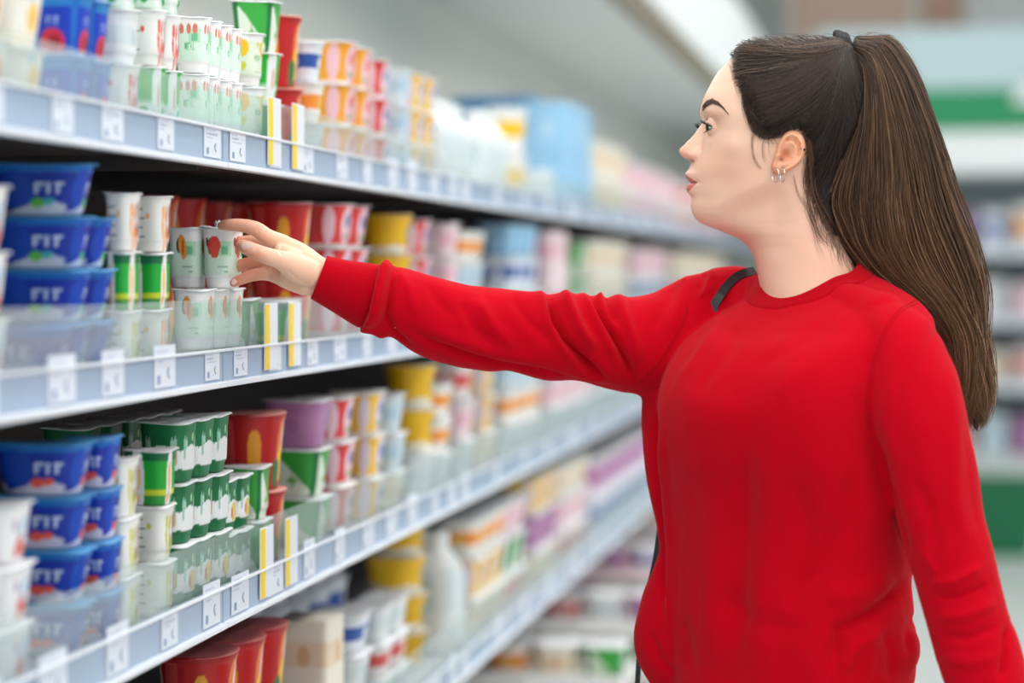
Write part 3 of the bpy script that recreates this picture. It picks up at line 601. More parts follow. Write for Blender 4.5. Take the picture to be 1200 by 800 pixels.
def head_surface(NY=330, NT=300, scalp=False):
    yy = np.concatenate([48.5+np.linspace(0, 1, 26)**2*14, np.linspace(63, 290, NY), np.linspace(292, 400, 26)])
    # denser towards the front of the face
    t = np.linspace(0, 1, NT//2+1); th = math.pi*(0.62*t+.38*t**2.2) if not scalp else math.pi*t
    th = np.concatenate([th, -th[-2:0:-1]]); Y, TH = np.meshgrid(yy, th, indexing='ij')
    X, L = head_base(Y, TH); sg = np.where(TH >= 0, 1.0, -1.0)
    Y = Y.copy()
    # under-jaw hollow, seen from the side as the jaw line
    yj = 257-(X-815)*.46; under = sm(Y-yj, -8, 24)*sm(X, 812, 835)*(1-sm(X, 905, 935))
    L = L*(1-.11*under*(1-sm(Y, 285, 310)))
    L = L+1.6*np.exp(-((Y-yj+9)/13)**2)*sm(X, 840, 870)*(1-sm(X, 895, 912))
    # cheekbone, temple, cheek hollow
    L = L+3.2*np.exp(-((X-858)/17)**2-((Y-172)/13)**2)-2.0*np.exp(-((X-866)/15)**2-((Y-122)/18)**2)-1.5*np.exp(-((X-846)/14)**2-((Y-212)/13)**2)
    if not scalp:
        # nose and lips along the profile
        D = cub(Y, PRY, PRX); sg1 = np.interp(Y, [139, 150, 160, 170, 178, 184, 190, 194, 199, 203, 213, 222, 232], [6, 7.0, 8.0, 9.5, 11, 11.5, 8.5, 9, 15, 18, 20, 18, 16])
        nose = Y < 192; W = np.where(nose, np.exp(-(np.abs(L)/sg1)**2.3), np.exp(-(np.abs(L)/sg1)**2.6))
        X = X-D*W
        # nose wings, nostril, crease
        X = X-4.5*np.exp(-((L-13.5)/4.8)**2-((Y-181)/5.5)**2); L = L+1.8*np.exp(-((L-14.5)/4.5)**2-((Y-181)/5.5)**2)
        X = X+2.0*np.exp(-((L-20)/4.5)**2-((Y-181)/9)**2)
        X = X+5.5*np.exp(-((L-6.5)/3.0)**2-((Y-188.2)/1.9)**2)
        # nasolabial fold, mouth corner, chin
        X = X+1.6*np.exp(-((L-27)/4)**2-((Y-213.8)/3.5)**2)
        X = X+1.9*np.exp(-(L/18)**2-((Y-213.3)/1.15)**2)+.8*np.exp(-((L-16)/8)**2-((Y-214.6)/1.2)**2)
        # brow ridge and orbit
        X = X-1.5*np.exp(-((L-24)/14)**2-((Y-128)/6)**2)
        orb = np.exp(-((Y-147)/10)**2-((L-28)/13)**2); X = X+5.5*orb
        # eyelids moulded over the eyeball
        ex, ey, el = X-EYE[0], -(Y-EYE[1]), L-EYE[2]
        r = np.sqrt(ex**2+ey**2+el**2)+1e-6
        az = np.degrees(np.arctan2(el, -ex)); elv = np.degrees(np.arcsin(np.clip(ey/r, -1, 1)))
        tt = np.clip(((az+0)/74), -1.2, 1.2)
        up = 15*(1-np.abs(tt)**2.4)-5*tt; lo = -25*(1-np.abs(tt)**2.0)-3*tt
        inside = sm(up-elv, -1.0, 3.0)*sm(elv-lo, -1.0, 3.0)*(1-sm(np.abs(tt), .93, 1.02))
        crease = np.exp(-((elv-up-20)/5)**2)*(1-sm(np.abs(tt), .3, .95))*.7
        R = (ER+1.25+.45*np.exp(-((elv-up-3)/3)**2)-crease)*(1-inside)+(ER-2.4)*inside
        w = (1-sm(r, 14.0, 23.0))*(az > -75)*(ex < 9)
        k = 1+w*(R/r-1)
        X = EYE[0]+ex*k; Y = EYE[1]-ey*k; L = EYE[2]+el*k
    return X, Y, L*sg, yy, th
def h3(X, Y, L):
    """head coordinates (px, px, lateral mm towards the camera) -> world"""
    L = np.asarray(L, float); X = np.asarray(X, float); Y = np.asarray(Y, float)
    q = np.abs(L)/1000/HD; X = X-(X-600)*q; Y = Y-(Y-320)*q      # sight-line offsets measured on her near side, mirrored to the far side
    d = HD-L/1000
    xc = (X-600)/F*HD; zc = (320-Y)/F*HD
    return np.stack([xc*CA-d*SA, xc*SA+d*CA, CAMZ+zc], -1)
def outline_dist(px, py, poly):
    """signed distance in px to a closed outline (positive inside)"""
    poly = np.asarray(poly, float); q = np.roll(poly, -1, 0); d = np.full(px.shape, 1e9); ins = np.zeros(px.shape, bool)
    for (x0, y0), (x1, y1) in zip(poly, q):
        dx, dy = x1-x0, y1-y0; t = np.clip(((px-x0)*dx+(py-y0)*dy)/(dx*dx+dy*dy+1e-9), 0, 1)
        d = np.minimum(d, np.hypot(px-x0-t*dx, py-y0-t*dy))
        c = ((y0 > py) != (y1 > py)); xx = x0+(py-y0)*(x1-x0)/(y1-y0+1e-12); ins ^= c & (px < xx)
    return np.where(ins, d, -d)
def blend(c, w, col): return c*(1-w[..., None])+np.array(lin(col))*w[..., None]
X, Y, L, yy, th = head_surface()
col = np.ones(X.shape+(3,))*np.array(lin((241, 198, 173)))
aL = np.abs(L)
col = blend(col, .30*np.exp(-((X-845)/26)**2-((Y-192)/24)**2), (232, 156, 136))
col = blend(col, .22*np.exp(-((X-868)/20)**2-((Y-205)/16)**2), (224, 142, 124))
col = blend(col, .5*np.exp(-((X-803)/9)**2-((Y-180)/9)**2), (226, 146, 124))
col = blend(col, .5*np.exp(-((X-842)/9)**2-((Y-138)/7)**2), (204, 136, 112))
t = aL/25; yu = 213.8-10.8*np.clip(1-t, 0, 1)**.75; yl = 214.5+11.5*np.clip(1-t*t, 0, 1)
lip = sm(Y-yu, -.6, .9)*sm(yl-Y, -.6, 1.2)*(X < 830)*(t < 1)
col = blend(col, lip*.9, (204, 96, 96)); col = blend(col, (lip > .3)*.75*np.exp(-((Y-213.8)/1.0)**2), (96, 30, 40))
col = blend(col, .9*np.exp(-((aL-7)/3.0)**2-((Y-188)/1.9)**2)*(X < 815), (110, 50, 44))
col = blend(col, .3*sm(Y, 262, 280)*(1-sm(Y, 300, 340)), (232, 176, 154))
HLN = [(859, 62), (859.5, 74), (862.5, 90), (869, 106), (877, 119), (884, 131), (889, 145), (895, 155), (903, 159), (912, 157), (921, 151.5), (931, 149), (940, 153), (946, 165), (947, 180), (946, 200), (950, 225), (960, 250), (976, 278), (994, 300), (1008, 312), (1100, 312), (1100, 20), (859, 20)]
_id = outline_dist(X, Y, HLN); col = blend(col, .72*sm(_id, -9, 3), (112, 82, 68))
ny, nt = X.shape
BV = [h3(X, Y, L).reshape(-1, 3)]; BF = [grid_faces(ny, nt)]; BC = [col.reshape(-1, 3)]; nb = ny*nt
def body_add(v, f, c):
    global nb
    v = np.asarray(v); BV.append(v); BF.append(np.asarray(f)+nb); BC.append(np.broadcast_to(c, v.shape) if np.ndim(c) == 1 else c); nb += len(v)
HeadL = lambda x, y: None
_bs = head_surface(230, 260, True)
_kx = np.array([_bs[0].ravel(), _bs[1].ravel()]).T; _kl = _bs[2].ravel(); _pos = _kl >= 0
from mathutils.kdtree import KDTree
_kd = KDTree(int(_pos.sum()))
for i, (p, l_) in enumerate(zip(_kx[_pos], _kl[_pos])): _kd.insert((p[0], p[1], 0), i)
_kd.balance(); _klp = _kl[_pos]
_lg = np.zeros((152, 120))
for _i in range(152):
    for _j in range(120):
        _r = _kd.find_n((800+_j*2, 46+_i*2, 0), 4); _w = [1/(q[2]+.3) for q in _r]; _lg[_i, _j] = sum(_klp[q[1]]*a for q, a in zip(_r, _w))/sum(_w)
def lat_at(x, y):
    fx = np.clip((np.asarray(x, float)-800)/2, 0, 118.99); fy = np.clip((np.asarray(y, float)-46)/2, 0, 150.99); i = fy.astype(int); j = fx.astype(int); a = fx-j; b = fy-i
    return (_lg[i, j]*(1-a)+_lg[i, j+1]*a)*(1-b)+(_lg[i+1, j]*(1-a)+_lg[i+1, j+1]*a)*b
# ---- ear, both sides
EO = [(930, 153.5), (937, 157), (942, 165), (943, 175), (940, 186), (934, 194), (926, 199), (919, 203.5), (911, 205.5), (905.5, 202), (904.5, 194), (907, 186), (909, 178), (911.5, 169), (916, 161), (922.5, 155)]
ec = np.array([923., 181.]); eo = np.array(EO)-ec; ea = np.unwrap(np.arctan2(eo[:, 1], eo[:, 0])); er_ = np.hypot(eo[:, 0], eo[:, 1])
def seg_dist(px, py, pl):
    d = np.full(px.shape, 1e9)
    for (x0, y0), (x1, y1) in zip(pl[:-1], pl[1:]):
        dx, dy = x1-x0, y1-y0; t = np.clip(((px-x0)*dx+(py-y0)*dy)/(dx*dx+dy*dy+1e-9), 0, 1)
        d = np.minimum(d, np.hypot(px-x0-t*dx, py-y0-t*dy))
    return d
def build_ear(side):
    NA, NR = 120, 46; A = np.linspace(0, 2*math.pi, NA, endpoint=False)
    aa = np.concatenate([ea-2*math.pi, ea, ea+2*math.pi]) if ea[1] > ea[0] else np.concatenate([ea+2*math.pi, ea, ea-2*math.pi])[::-1]
    rr = np.tile(er_, 3) if ea[1] > ea[0] else np.tile(er_, 3)[::-1]
    o = np.argsort(aa); Rm = cub(A, aa[o], rr[o]) if aa[o][-1] > 2*math.pi else np.interp(A, aa[o], rr[o])
    rho = np.concatenate([np.linspace(0, 1, NR), [1.03, 1.0, .9]]); RH, AA = np.meshgrid(rho, A, indexing='ij')
    px = ec[0]+RH*Rm[None]*np.cos(AA); py = ec[1]+RH*Rm[None]*np.sin(AA)
    h = 2.5+10*np.clip((px-906)/36, 0, 1)**.8-4*sm(py, 192, 205)
    hel = [(913, 182), (914, 170), (919, 161.5), (927, 157), (934.5, 160), (939.5, 168), (940, 178), (936.5, 187), (930, 194), (921, 199)]
    anti = [(927, 165), (932.5, 172), (933, 181), (928.5, 189), (919, 193.5)]
    dh = seg_dist(px, py, hel); h += 3.6*np.exp(-(dh/2.4)**2)
    h += 2.6*np.exp(-(seg_dist(px, py, anti)/3.0)**2)-3.0*np.exp(-(seg_dist(px, py, [(922, 163.5), (932, 165), (936.5, 173), (936, 182)])/2.0)**2)
    h -= 6.6*np.exp(-((px-921)/5.2)**2-((py-181)/7)**2)+2.0*np.exp(-((px-916)/3.5)**2-((py-187)/3)**2)
    h += 2.8*np.exp(-((px-910)/2.6)**2-((py-184)/4)**2)+2.2*np.exp(-((px-914)/5)**2-((py-199)/4)**2)
    base = 70.5-.06*(px-905)
    lat = base+h; edge = sm(RH, .90, 1.0); lat = lat-3.0*edge**2
    lat[-3] = base[-3]+np.maximum(h[-3]-5, 1); lat[-2] = base[-2]-1; lat[-1] = base[-1]-9
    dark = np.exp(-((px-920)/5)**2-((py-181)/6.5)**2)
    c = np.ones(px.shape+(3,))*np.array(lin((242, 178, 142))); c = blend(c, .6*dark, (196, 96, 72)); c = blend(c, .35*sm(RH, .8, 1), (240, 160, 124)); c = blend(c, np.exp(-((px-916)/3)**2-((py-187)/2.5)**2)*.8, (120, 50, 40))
    f = grid_faces(len(rho), NA)
    if side < 0: f = f[:, ::-1]
    return h3(px, py, side*lat).reshape(-1, 3), f, c.reshape(-1, 3), (px, py, lat)
for sd in (1, -1):
    v, f, c, eg = build_ear(sd); body_add(v, f, c)
    if sd == 1: EG = eg
# ---------------------------------------------------------------- right hand reaching to the shelf
def remeshed(name, mb_or_me, voxel, iters=4, keep=False):
    """fuse overlapping shapes into one skin and relax it; returns vertices and faces"""
    me = mb_or_me
    o = bpy.data.objects.new(name, me); C.objects.link(o)
    m = o.modifiers.new('r', 'REMESH'); m.mode = 'VOXEL'; m.voxel_size = voxel
    if iters: s = o.modifiers.new('s', 'SMOOTH'); s.iterations = iters; s.factor = .5
    dg = bpy.context.evaluated_depsgraph_get(); ev = o.evaluated_get(dg); m2 = ev.to_mesh()
    v = np.empty(len(m2.vertices)*3, np.float32); m2.vertices.foreach_get('co', v); v = v.reshape(-1, 3).copy()
    f = np.empty(len(m2.loops), np.int32); m2.loops.foreach_get('vertex_index', f); tot = np.empty(len(m2.polygons), np.int32); m2.polygons.foreach_get('loop_total', tot)
    st = np.concatenate([[0], np.cumsum(tot)[:-1]]); q = tot == 4
    F4 = np.stack([f[st[q]+i] for i in range(4)], -1)
    ev.to_mesh_clear(); bpy.data.objects.remove(o)
    return v, F4
def capsules(chains):
    """chains of (px, py, d, radius mm[, flatten]) laid out as closed tapered tubes"""
    mb = MB()
    for ch in chains:
        pts = [np.array(P(*c[:3])) for c in ch]; rad = [c[3]/1000 for c in ch]; dep = [c[4] if len(c) > 4 else 1 for c in ch]
        # resample smoothly
        n = len(pts); T = np.arange(n); tt = np.linspace(0, n-1, (n-1)*6+1)
        pp = np.stack([cub(tt, T, [p[i] for p in pts]) for i in range(3)], -1) if n > 2 else np.stack([np.interp(tt, T, [p[i] for p in pts]) for i in range(3)], -1)
        rr = cub(tt, T, rad) if n > 2 else np.interp(tt, T, rad); dd = np.interp(tt, T, dep)
        K = 20; V = []; axis = np.array([-SA, CA, 0])
        t0 = pp[1]-pp[0]; t0 /= np.linalg.norm(t0); t1 = pp[-1]-pp[-2]; t1 /= np.linalg.norm(t1)
        ring = [(pp[0]-t0*rr[0]*math.cos(a), rr[0]*math.sin(a), t0, dd[0]) for a in (.05, .35, .7, 1.1)] + [(p, r, None, q) for p, r, q in zip(pp, rr, dd)] + [(pp[-1]+t1*rr[-1]*math.cos(a), rr[-1]*math.sin(a), t1, dd[-1]) for a in (1.1, .7, .35, .05)]
        m = len(pp)
        for i, (p, r, t, q) in enumerate(ring):
            if t is None:
                j = i-4; t = pp[min(j+1, m-1)]-pp[max(j-1, 0)]; t = t/np.linalg.norm(t)
            u = np.cross(axis, t); u /= np.linalg.norm(u); w = np.cross(t, u)
            V += [p+u*r*math.cos(2*math.pi*k/K)+w*r*q*math.sin(2*math.pi*k/K) for k in range(K)]
        nr = len(ring); fs = [tuple(x) for x in grid_faces(nr, K)]+[tuple(range(K))[::-1], tuple((nr-1)*K+k for k in range(K))]
        mb.add(V, fs)
    me = bpy.data.meshes.new('c'); me.from_pydata(mb.v, [], mb.f); me.update()
    bm = bmesh.new(); bm.from_mesh(me); bmesh.ops.recalc_face_normals(bm, faces=bm.faces); bm.to_mesh(me); bm.free()
    return me
HC = 2.425
hand = [
    # forearm and wrist
    [(470, 362, 2.44, 29, 1), (420, 344, 2.435, 27, .9), (392, 333, 2.432, 25, .75), (372, 324, 2.43, 24, .62), (352, 316, 2.43, 25.5, .55)],
    # back of the hand: metacarpals
    [(372, 312, 2.435, 13), (352, 297, 2.438, 12.5), (334, 287.5, 2.44, 11.5), (326, 284, 2.44, 10.5)],
    [(372, 320, 2.448, 13), (350, 307, 2.455, 12.5), (330, 298, 2.458, 11.5)],
    [(370, 328, 2.450, 13), (348, 319, 2.460, 12), (328, 311, 2.464, 11)],
    [(368, 335, 2.445, 12.5), (346, 329, 2.452, 11.5), (322, 322, 2.458, 9.8)],
    # ball of the thumb and web
    [(366, 322, 2.420, 16), (350, 315, 2.412, 17), (332, 306, 2.408, 12.5)],
    [(358, 333, 2.43, 14), (338, 328, 2.438, 11.5), (324, 323, 2.45, 9)],
    [(344, 303, 2.425, 12), (330, 295, 2.428, 9.5)],
    # index: proximal, middle, tip resting on the lid
    [(332, 285.5, 2.44, 11.0), (313, 277, 2.437, 9.6), (300, 268.5, 2.436, 9.4), (288, 264.8, 2.436, 8.3), (276, 263.4, 2.438, 7.7), (265, 263.6, 2.442, 6.7), (260, 264.4, 2.444, 5.6)],
    # thumb
    [(338, 307, 2.412, 12.5), (322, 302.5, 2.404, 10.6), (306, 297.5, 2.402, 9.8), (295, 292.8, 2.404, 9.2), (287, 289.3, 2.408, 8.3), (282.5, 287.0, 2.412, 6.6)],
    # middle, curled behind the cup
    [(330, 297, 2.458, 10.5), (312, 288, 2.466, 9.3), (298, 283.5, 2.470, 8.8), (284, 284, 2.474, 8.2), (268, 287, 2.480, 7.4), (262, 289, 2.482, 6.2)],
    # ring
    [(328, 311, 2.464, 10), (312, 309.5, 2.468, 9.2), (296, 309, 2.472, 8.8), (282, 311, 2.476, 8.1), (268, 314, 2.480, 7.2), (262, 315, 2.482, 6)],
    # little finger with its tip showing below the cup's corner
    [(322, 322, 2.458, 9), (310, 320.5, 2.456, 8.3), (298, 322, 2.454, 7.6), (287, 325.5, 2.452, 7), (278, 329.3, 2.451, 6.4), (274, 331.5, 2.451, 5.2)],
]
hv, hf = remeshed('hand', capsules(hand), .0015, 5)
hpx, hpy, hd = proj(hv)
cc = np.ones((len(hv), 3))*np.array(lin((242, 190, 162)))
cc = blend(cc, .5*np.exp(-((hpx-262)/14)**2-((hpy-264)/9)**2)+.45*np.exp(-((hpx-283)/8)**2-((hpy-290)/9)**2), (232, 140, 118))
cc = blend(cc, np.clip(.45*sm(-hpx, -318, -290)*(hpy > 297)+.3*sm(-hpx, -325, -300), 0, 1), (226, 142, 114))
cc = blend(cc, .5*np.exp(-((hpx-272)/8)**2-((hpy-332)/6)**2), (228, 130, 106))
# creases and tendon hollows
def ncalc(v, f):
    n = np.zeros_like(v); a = np.cross(v[f[:, 2]]-v[f[:, 0]], v[f[:, 3]]-v[f[:, 1]])
    for i in range(4): np.add.at(n, f[:, i], a)
    return n/(np.linalg.norm(n, axis=1)[:, None]+1e-12)
hn = ncalc(hv, hf)
toward = -(hn[:, 0]*-SA+hn[:, 1]*CA)
def fold(v, n, px, py, pl, w, amp, near=None, d=None):
    """a crease (amp<0) or ridge (amp>0, mm) along a line on the surface facing the aisle"""
    pl = np.asarray(pl, float)
    # arc position, to fade the ends
    best = np.full(px.shape, 1e9); tt = np.zeros(px.shape); Ltot = np.hypot(*np.diff(pl, axis=0).T).sum(); acc = 0
    for (x0, y0), (x1, y1) in zip(pl[:-1], pl[1:]):
        dx, dy = x1-x0, y1-y0; ln = math.hypot(dx, dy); t = np.clip(((px-x0)*dx+(py-y0)*dy)/(ln*ln+1e-9), 0, 1)
        dd = np.hypot(px-x0-t*dx, py-y0-t*dy); m = dd < best; best[m] = dd[m]; tt[m] = (acc+t[m]*ln)/Ltot; acc += ln
    e = np.clip(np.minimum(tt, 1-tt)/.22, 0, 1); e = .15+.85*e*e*(3-2*e)
    k = amp/1000*np.exp(-(best/w)**2)*e
    if near is not None: k = k*near
    v += n*k[:, None]
nr = sm(toward, -.1, .4)
for pl, w, a in [([(332, 286), (328, 293), (330, 299)], 1.6, -2.2), ([(318, 320), (312, 314), (316, 309)], 1.8, -1.6), ([(336, 316), (348, 327), (362, 334)], 2.2, -1.0), ([(303, 266), (301, 272)], 1.2, -.7), ([(276, 261), (275, 268)], 1.2, -.5),
                 ([(299, 287), (301, 300)], 1.3, -.6), ([(303, 304), (303, 316)], 1.2, -.7), ([(299, 316), (298, 328)], 1.1, -.6), ([(369, 305), (366, 330), (362, 345)], 2, -.8), ([(352, 300), (335, 290)], 3, .8)]:
    fold(hv, hn, hpx, hpy, pl, w, a, nr)
body_add(hv, hf, cc)
def nail(cx, cy, d, lx, ly, ang, nz=0):
    """a fingernail: small curved plate"""
    V = []; n1, n2 = 9, 11
    ax = np.array(P(cx+math.cos(ang), cy+math.sin(ang), d))-np.array(P(cx, cy, d)); ax /= np.linalg.norm(ax)
    dep = np.array([SA, -CA, 0.]); side = np.cross(ax, dep); side /= np.linalg.norm(side)
    dep = dep*math.cos(nz)+side*math.sin(nz); side = np.cross(ax, dep)
    o = np.array(P(cx, cy, d))
    for i in range(n1):
        u = i/(n1-1)*2-1
        for j in range(n2):
            w = j/(n2-1)*2-1; ww = w*math.sqrt(max(0, 1-max(0, -u-.1)**2.5*.8))*(.92 if u > .5 else 1)
            V.append(o+ax*u*lx/1000+side*ww*ly/1000+dep*(.0016*(1-w*w*.95)-.0006*u*u))
    return V, [(i*n2+j, i*n2+j+1, (i+1)*n2+j+1, (i+1)*n2+j) for i in range(n1-1) for j in range(n2-1)]
# ---------------------------------------------------------------- sweater
PHI = math.radians(50); Wd = np.array([math.cos(PHI), -math.sin(PHI)]); Nd = np.array([-math.sin(PHI), -math.cos(PHI)])
def ringloft(rows, n=48, e=2.2):
    """rows: (py, cx px, cd m, a m, b m); closed loft of turned ovals"""
    V = []
    for (py, cx, cd, a, b, *tl) in rows:
        for k in range(n):
            t = 2*math.pi*k/n; c, s = math.cos(t), math.sin(t)
            ca = a*abs(c)**(2/e)*math.copysign(1, c); sb = b*abs(s)**(2/e)*math.copysign(1, s)
            du = Wd[0]*ca+Nd[0]*sb; dd = Wd[1]*ca+Nd[1]*sb
            xc = (cx-600)/F*2.42+du; d = cd+dd; zc = (320-py-(tl[0]*s if tl else 0))/F*2.42
            V.append((xc*CA-d*SA, xc*SA+d*CA, CAMZ+zc))
    m = len(rows)
    return V, [tuple(q) for q in grid_faces(m, n)]+[tuple(range(n))[::-1], tuple((m-1)*n+k for k in range(n))]
def dens(rows, per=6):
    r = np.array(rows, float); T = np.arange(len(r)); tt = np.linspace(0, len(r)-1, (len(r)-1)*per+1)
    return [tuple(q) for q in np.stack([cub(tt, T, r[:, i]) for i in range(r.shape[1])], -1)]
torso = dens([(316, 947, 2.425, .050, .046, 22), (330, 948, 2.425, .070, .062, 22), (344, 950, 2.42, .100, .074, 20), (358, 952, 2.415, .136, .084, 16), (376, 950, 2.41, .160, .095, 10), (402, 940, 2.405, .168, .112, 4), (440, 930, 2.40, .168, .122, 0),
              (480, 923, 2.40, .166, .128, 0), (520, 923, 2.40, .166, .124, 0), (570, 926, 2.405, .166, .118, 0), (620, 924, 2.41, .160, .114, 0), (680, 921, 2.415, .158, .114, 0), (730, 922, 2.415, .160, .116, 0), (770, 922, 2.415, .160, .114, 0), (800, 920, 2.41, .155, .110, 0), (820, 922, 2.41, .150, .104, 0), (850, 920, 2.41, .146, .100, 0)])
mb = MB(); mb.add(*ringloft(torso))
def blob(c, r):
    """ellipsoid at px,py,d with radii (u, z, depth) in mm"""
    V = []; n, m = 24, 14
    for i in range(m+1):
        a = math.pi*i/m
        for j in range(n):
            b = 2*math.pi*j/n; u = r[0]*math.sin(a)*math.cos(b)/1000; dd = r[2]*math.sin(a)*math.sin(b)/1000; z = r[1]*math.cos(a)/1000
            p = P(*c); V.append((p.x+u*CA-dd*SA, p.y+u*SA+dd*CA, p.z+z))
    return V, [tuple(q) for q in grid_faces(m+1, n)]

def merge_me(me, mb):
    V = [tuple(v.co) for v in me.vertices]; mb.add(V, [tuple(p.vertices) for p in me.polygons]); return mb
tubes = [
    # far side of the torso under the raised arm
    [(800, 425, 2.50, 46), (792, 470, 2.50, 43), (796, 520, 2.495, 43), (802, 570, 2.49, 42), (810, 610, 2.485, 42), (813, 645, 2.48, 42), (808, 680, 2.475, 46), (797, 715, 2.47, 48), (789, 750, 2.47, 48), (795, 782, 2.475, 42), (805, 800, 2.48, 34)],
    # right sleeve
    [(432, 347, 2.435, 33), (442, 349, 2.437, 40), (470, 356, 2.44, 42.5), (520, 376, 2.45, 49.5), (560, 384, 2.46, 50), (600, 387, 2.465, 49), (640, 394, 2.47, 52), (680, 397.5, 2.48, 54), (720, 403, 2.49, 58), (748, 405, 2.497, 61), (785, 397, 2.503, 62), (822, 377, 2.51, 60), (858, 362, 2.505, 54), (880, 368, 2.48, 46)],
    # left sleeve
    [(1030, 395, 2.31, 40), (1052, 405, 2.29, 46), (1066, 445, 2.27, 50), (1080, 505, 2.255, 52), (1094, 565, 2.25, 50), (1105, 620, 2.245, 46.5), (1118, 670, 2.24, 44.5), (1131, 720, 2.235, 44), (1146, 765, 2.23, 46), (1160, 810, 2.22, 46), (1172, 850, 2.21, 42), (1182, 885, 2.2, 34)],
    # blouse of cloth over the hem on the near side
    [(1000, 758, 2.31, 42), (1036, 758, 2.33, 40)],
    # trapezius slopes
    [(985, 356, 2.37, 26), (1034, 378, 2.315, 34)],
    [(905, 358, 2.475, 26), (862, 366, 2.50, 42)],
]
merge_me(capsules(tubes), mb)
me = bpy.data.meshes.new('s'); me.from_pydata(mb.v, [], mb.f); me.update()
sv, sf = remeshed('s', me, .0030, 14)
sv = sv.astype(np.float64); sn = ncalc(sv, sf); spx, spy, sd_ = proj(sv)
tw = -(sn[:, 0]*-SA+sn[:, 1]*CA); nrs = sm(tw, -.35, .25)
FOLDS = [
    # right sleeve
    ([(641, 340), (645, 356), (650, 374), (662, 398), (686, 426), (712, 450)], 5.5, -12), ([(628, 336), (636, 350), (645, 378), (660, 404), (682, 430)], 7, 4), ([(660, 338), (664, 356), (678, 384), (700, 412)], 8, 8),
    ([(688, 340), (701, 360), (718, 390), (734, 424), (746, 452)], 4.5, -9), ([(678, 340), (692, 362), (708, 392), (724, 424)], 6, 4), ([(709, 342), (714, 358), (724, 380)], 4, -5), ([(722, 338), (728, 360), (742, 396), (752, 430)], 8, 4.5),
    ([(700, 340), (705, 350)], 4, 3), ([(807, 316), (800, 346), (784, 388)], 7, 2.5), ([(790, 326), (782, 350), (766, 388)], 7, -2.5), ([(838, 312), (830, 335), (822, 352)], 5, 3.5), ([(824, 316), (818, 340)], 5, -3),
    ([(478, 386), (510, 403), (550, 417), (590, 428), (640, 438), (690, 452), (740, 462)], 5, -5), ([(490, 376), (530, 396), (580, 412), (640, 424)], 9, 2.5), ([(556, 348), (576, 380), (606, 410)], 9, 3), ([(540, 352), (556, 384), (580, 410)], 8, -2.5), ([(600, 345), (618, 375), (648, 405)], 8, -2.5), ([(500, 330), (512, 352), (535, 376)], 9, -2),
    ([(465, 316), (480, 340), (490, 372)], 8, 2),
    ([(455, 303), (448, 337), (441, 370), (426, 386)], 6.5, 9.5), ([(466, 310), (458, 334), (452, 372), (461, 392), (484, 406)], 5, -6), ([(440, 311), (432, 350), (426, 376)], 3, -4), ([(418, 378), (440, 386), (455, 396)], 5, 3),
    # torso
    ([(882, 500), (874, 580), (866, 670), (858, 795)], 15, -4.5), ([(905, 520), (900, 620), (892, 700), (885, 790)], 18, 3.5), ([(838, 560), (836, 660), (830, 780)], 14, 3), ([(940, 560), (945, 640), (930, 730)], 16, -3.5),
    ([(1068, 676), (1045, 703), (1013, 724), (985, 738), (972, 794)], 10, -9), ([(1040, 735), (1000, 760), (985, 790)], 11, 5), ([(1075, 716), (1062, 740), (1065, 770)], 6, -3), ([(960, 700), (1010, 694), (1050, 670)], 16, 4),
    ([(1000, 545), (990, 610), (960, 670), (930, 700)], 14, -4), ([(1010, 480), (1030, 540), (1040, 600)], 14, -3), ([(850, 368), (822, 420), (795, 470)], 8, 2.5), ([(870, 375), (845, 430), (825, 470)], 9, -1.8), ([(1000, 395), (960, 430), (900, 470)], 14, 1.8), ([(985, 370), (930, 410), (875, 440)], 12, -1.5),
    ([(785, 480), (784, 560), (786, 640), (784, 760)], 6, 5), ([(771, 470), (774, 560), (780, 640), (776, 720)], 6, -7), ([(760, 740), (770, 770), (790, 795)], 7, -4), ([(800, 720), (812, 790)], 9, -3),
    ([(1005, 725), (1020, 760), (1015, 795)], 8, 3), ([(1028, 735), (1042, 762), (1040, 795)], 7, -3), ([(830, 690), (880, 730), (950, 740)], 18, -3),
    # left sleeve
    ([(1022, 500), (1034, 550), (1052, 605), (1068, 660)], 6, -4), ([(1088, 684), (1120, 680), (1152, 662)], 7, 3.5), ([(1092, 700), (1125, 700), (1160, 684)], 6, -4), ([(1095, 722), (1130, 722), (1168, 704)], 8, 4), ([(1098, 745), (1135, 748), (1172, 732)], 7, -3.5), ([(1100, 770), (1140, 776), (1170, 768)], 8, 3),
    ([(1182, 730), (1178, 765), (1172, 798)], 5, -6), ([(1132, 480), (1138, 560), (1150, 640)], 10, -2.5), ([(1115, 400), (1120, 480), (1118, 560), (1126, 640)], 11, 2.2), ([(1070, 560), (1090, 600), (1098, 650)], 10, -2.5), ([(1078, 640), (1092, 664), (1100, 672)], 6, 2.5), ([(1048, 430), (1040, 490), (1055, 560)], 10, 2.2), ([(1100, 380), (1088, 410), (1080, 440)], 9, -1.5),
]
def bump(cx, cy, sx, su, sd2, amp): # mm, slow fade downwards as cloth hangs from the bust
    dy = spy-cy; k = np.exp(-((spx-cx)/sx)**2-(dy/np.where(dy < 0, su, sd2))**2); return sn*(amp/1000*k*sm(tw, -.2, .2))[:, None]
sv += bump(822, 478, 44, 52, 105, 17)+bump(945, 470, 60, 55, 100, 15)
sn = ncalc(sv, sf)
for pl, w, a in FOLDS: fold(sv, sn, spx, spy, pl, w*.85, a*(1.6 if pl[0][0] < 760 and pl[0][1] < 420 else 1.35), nrs)
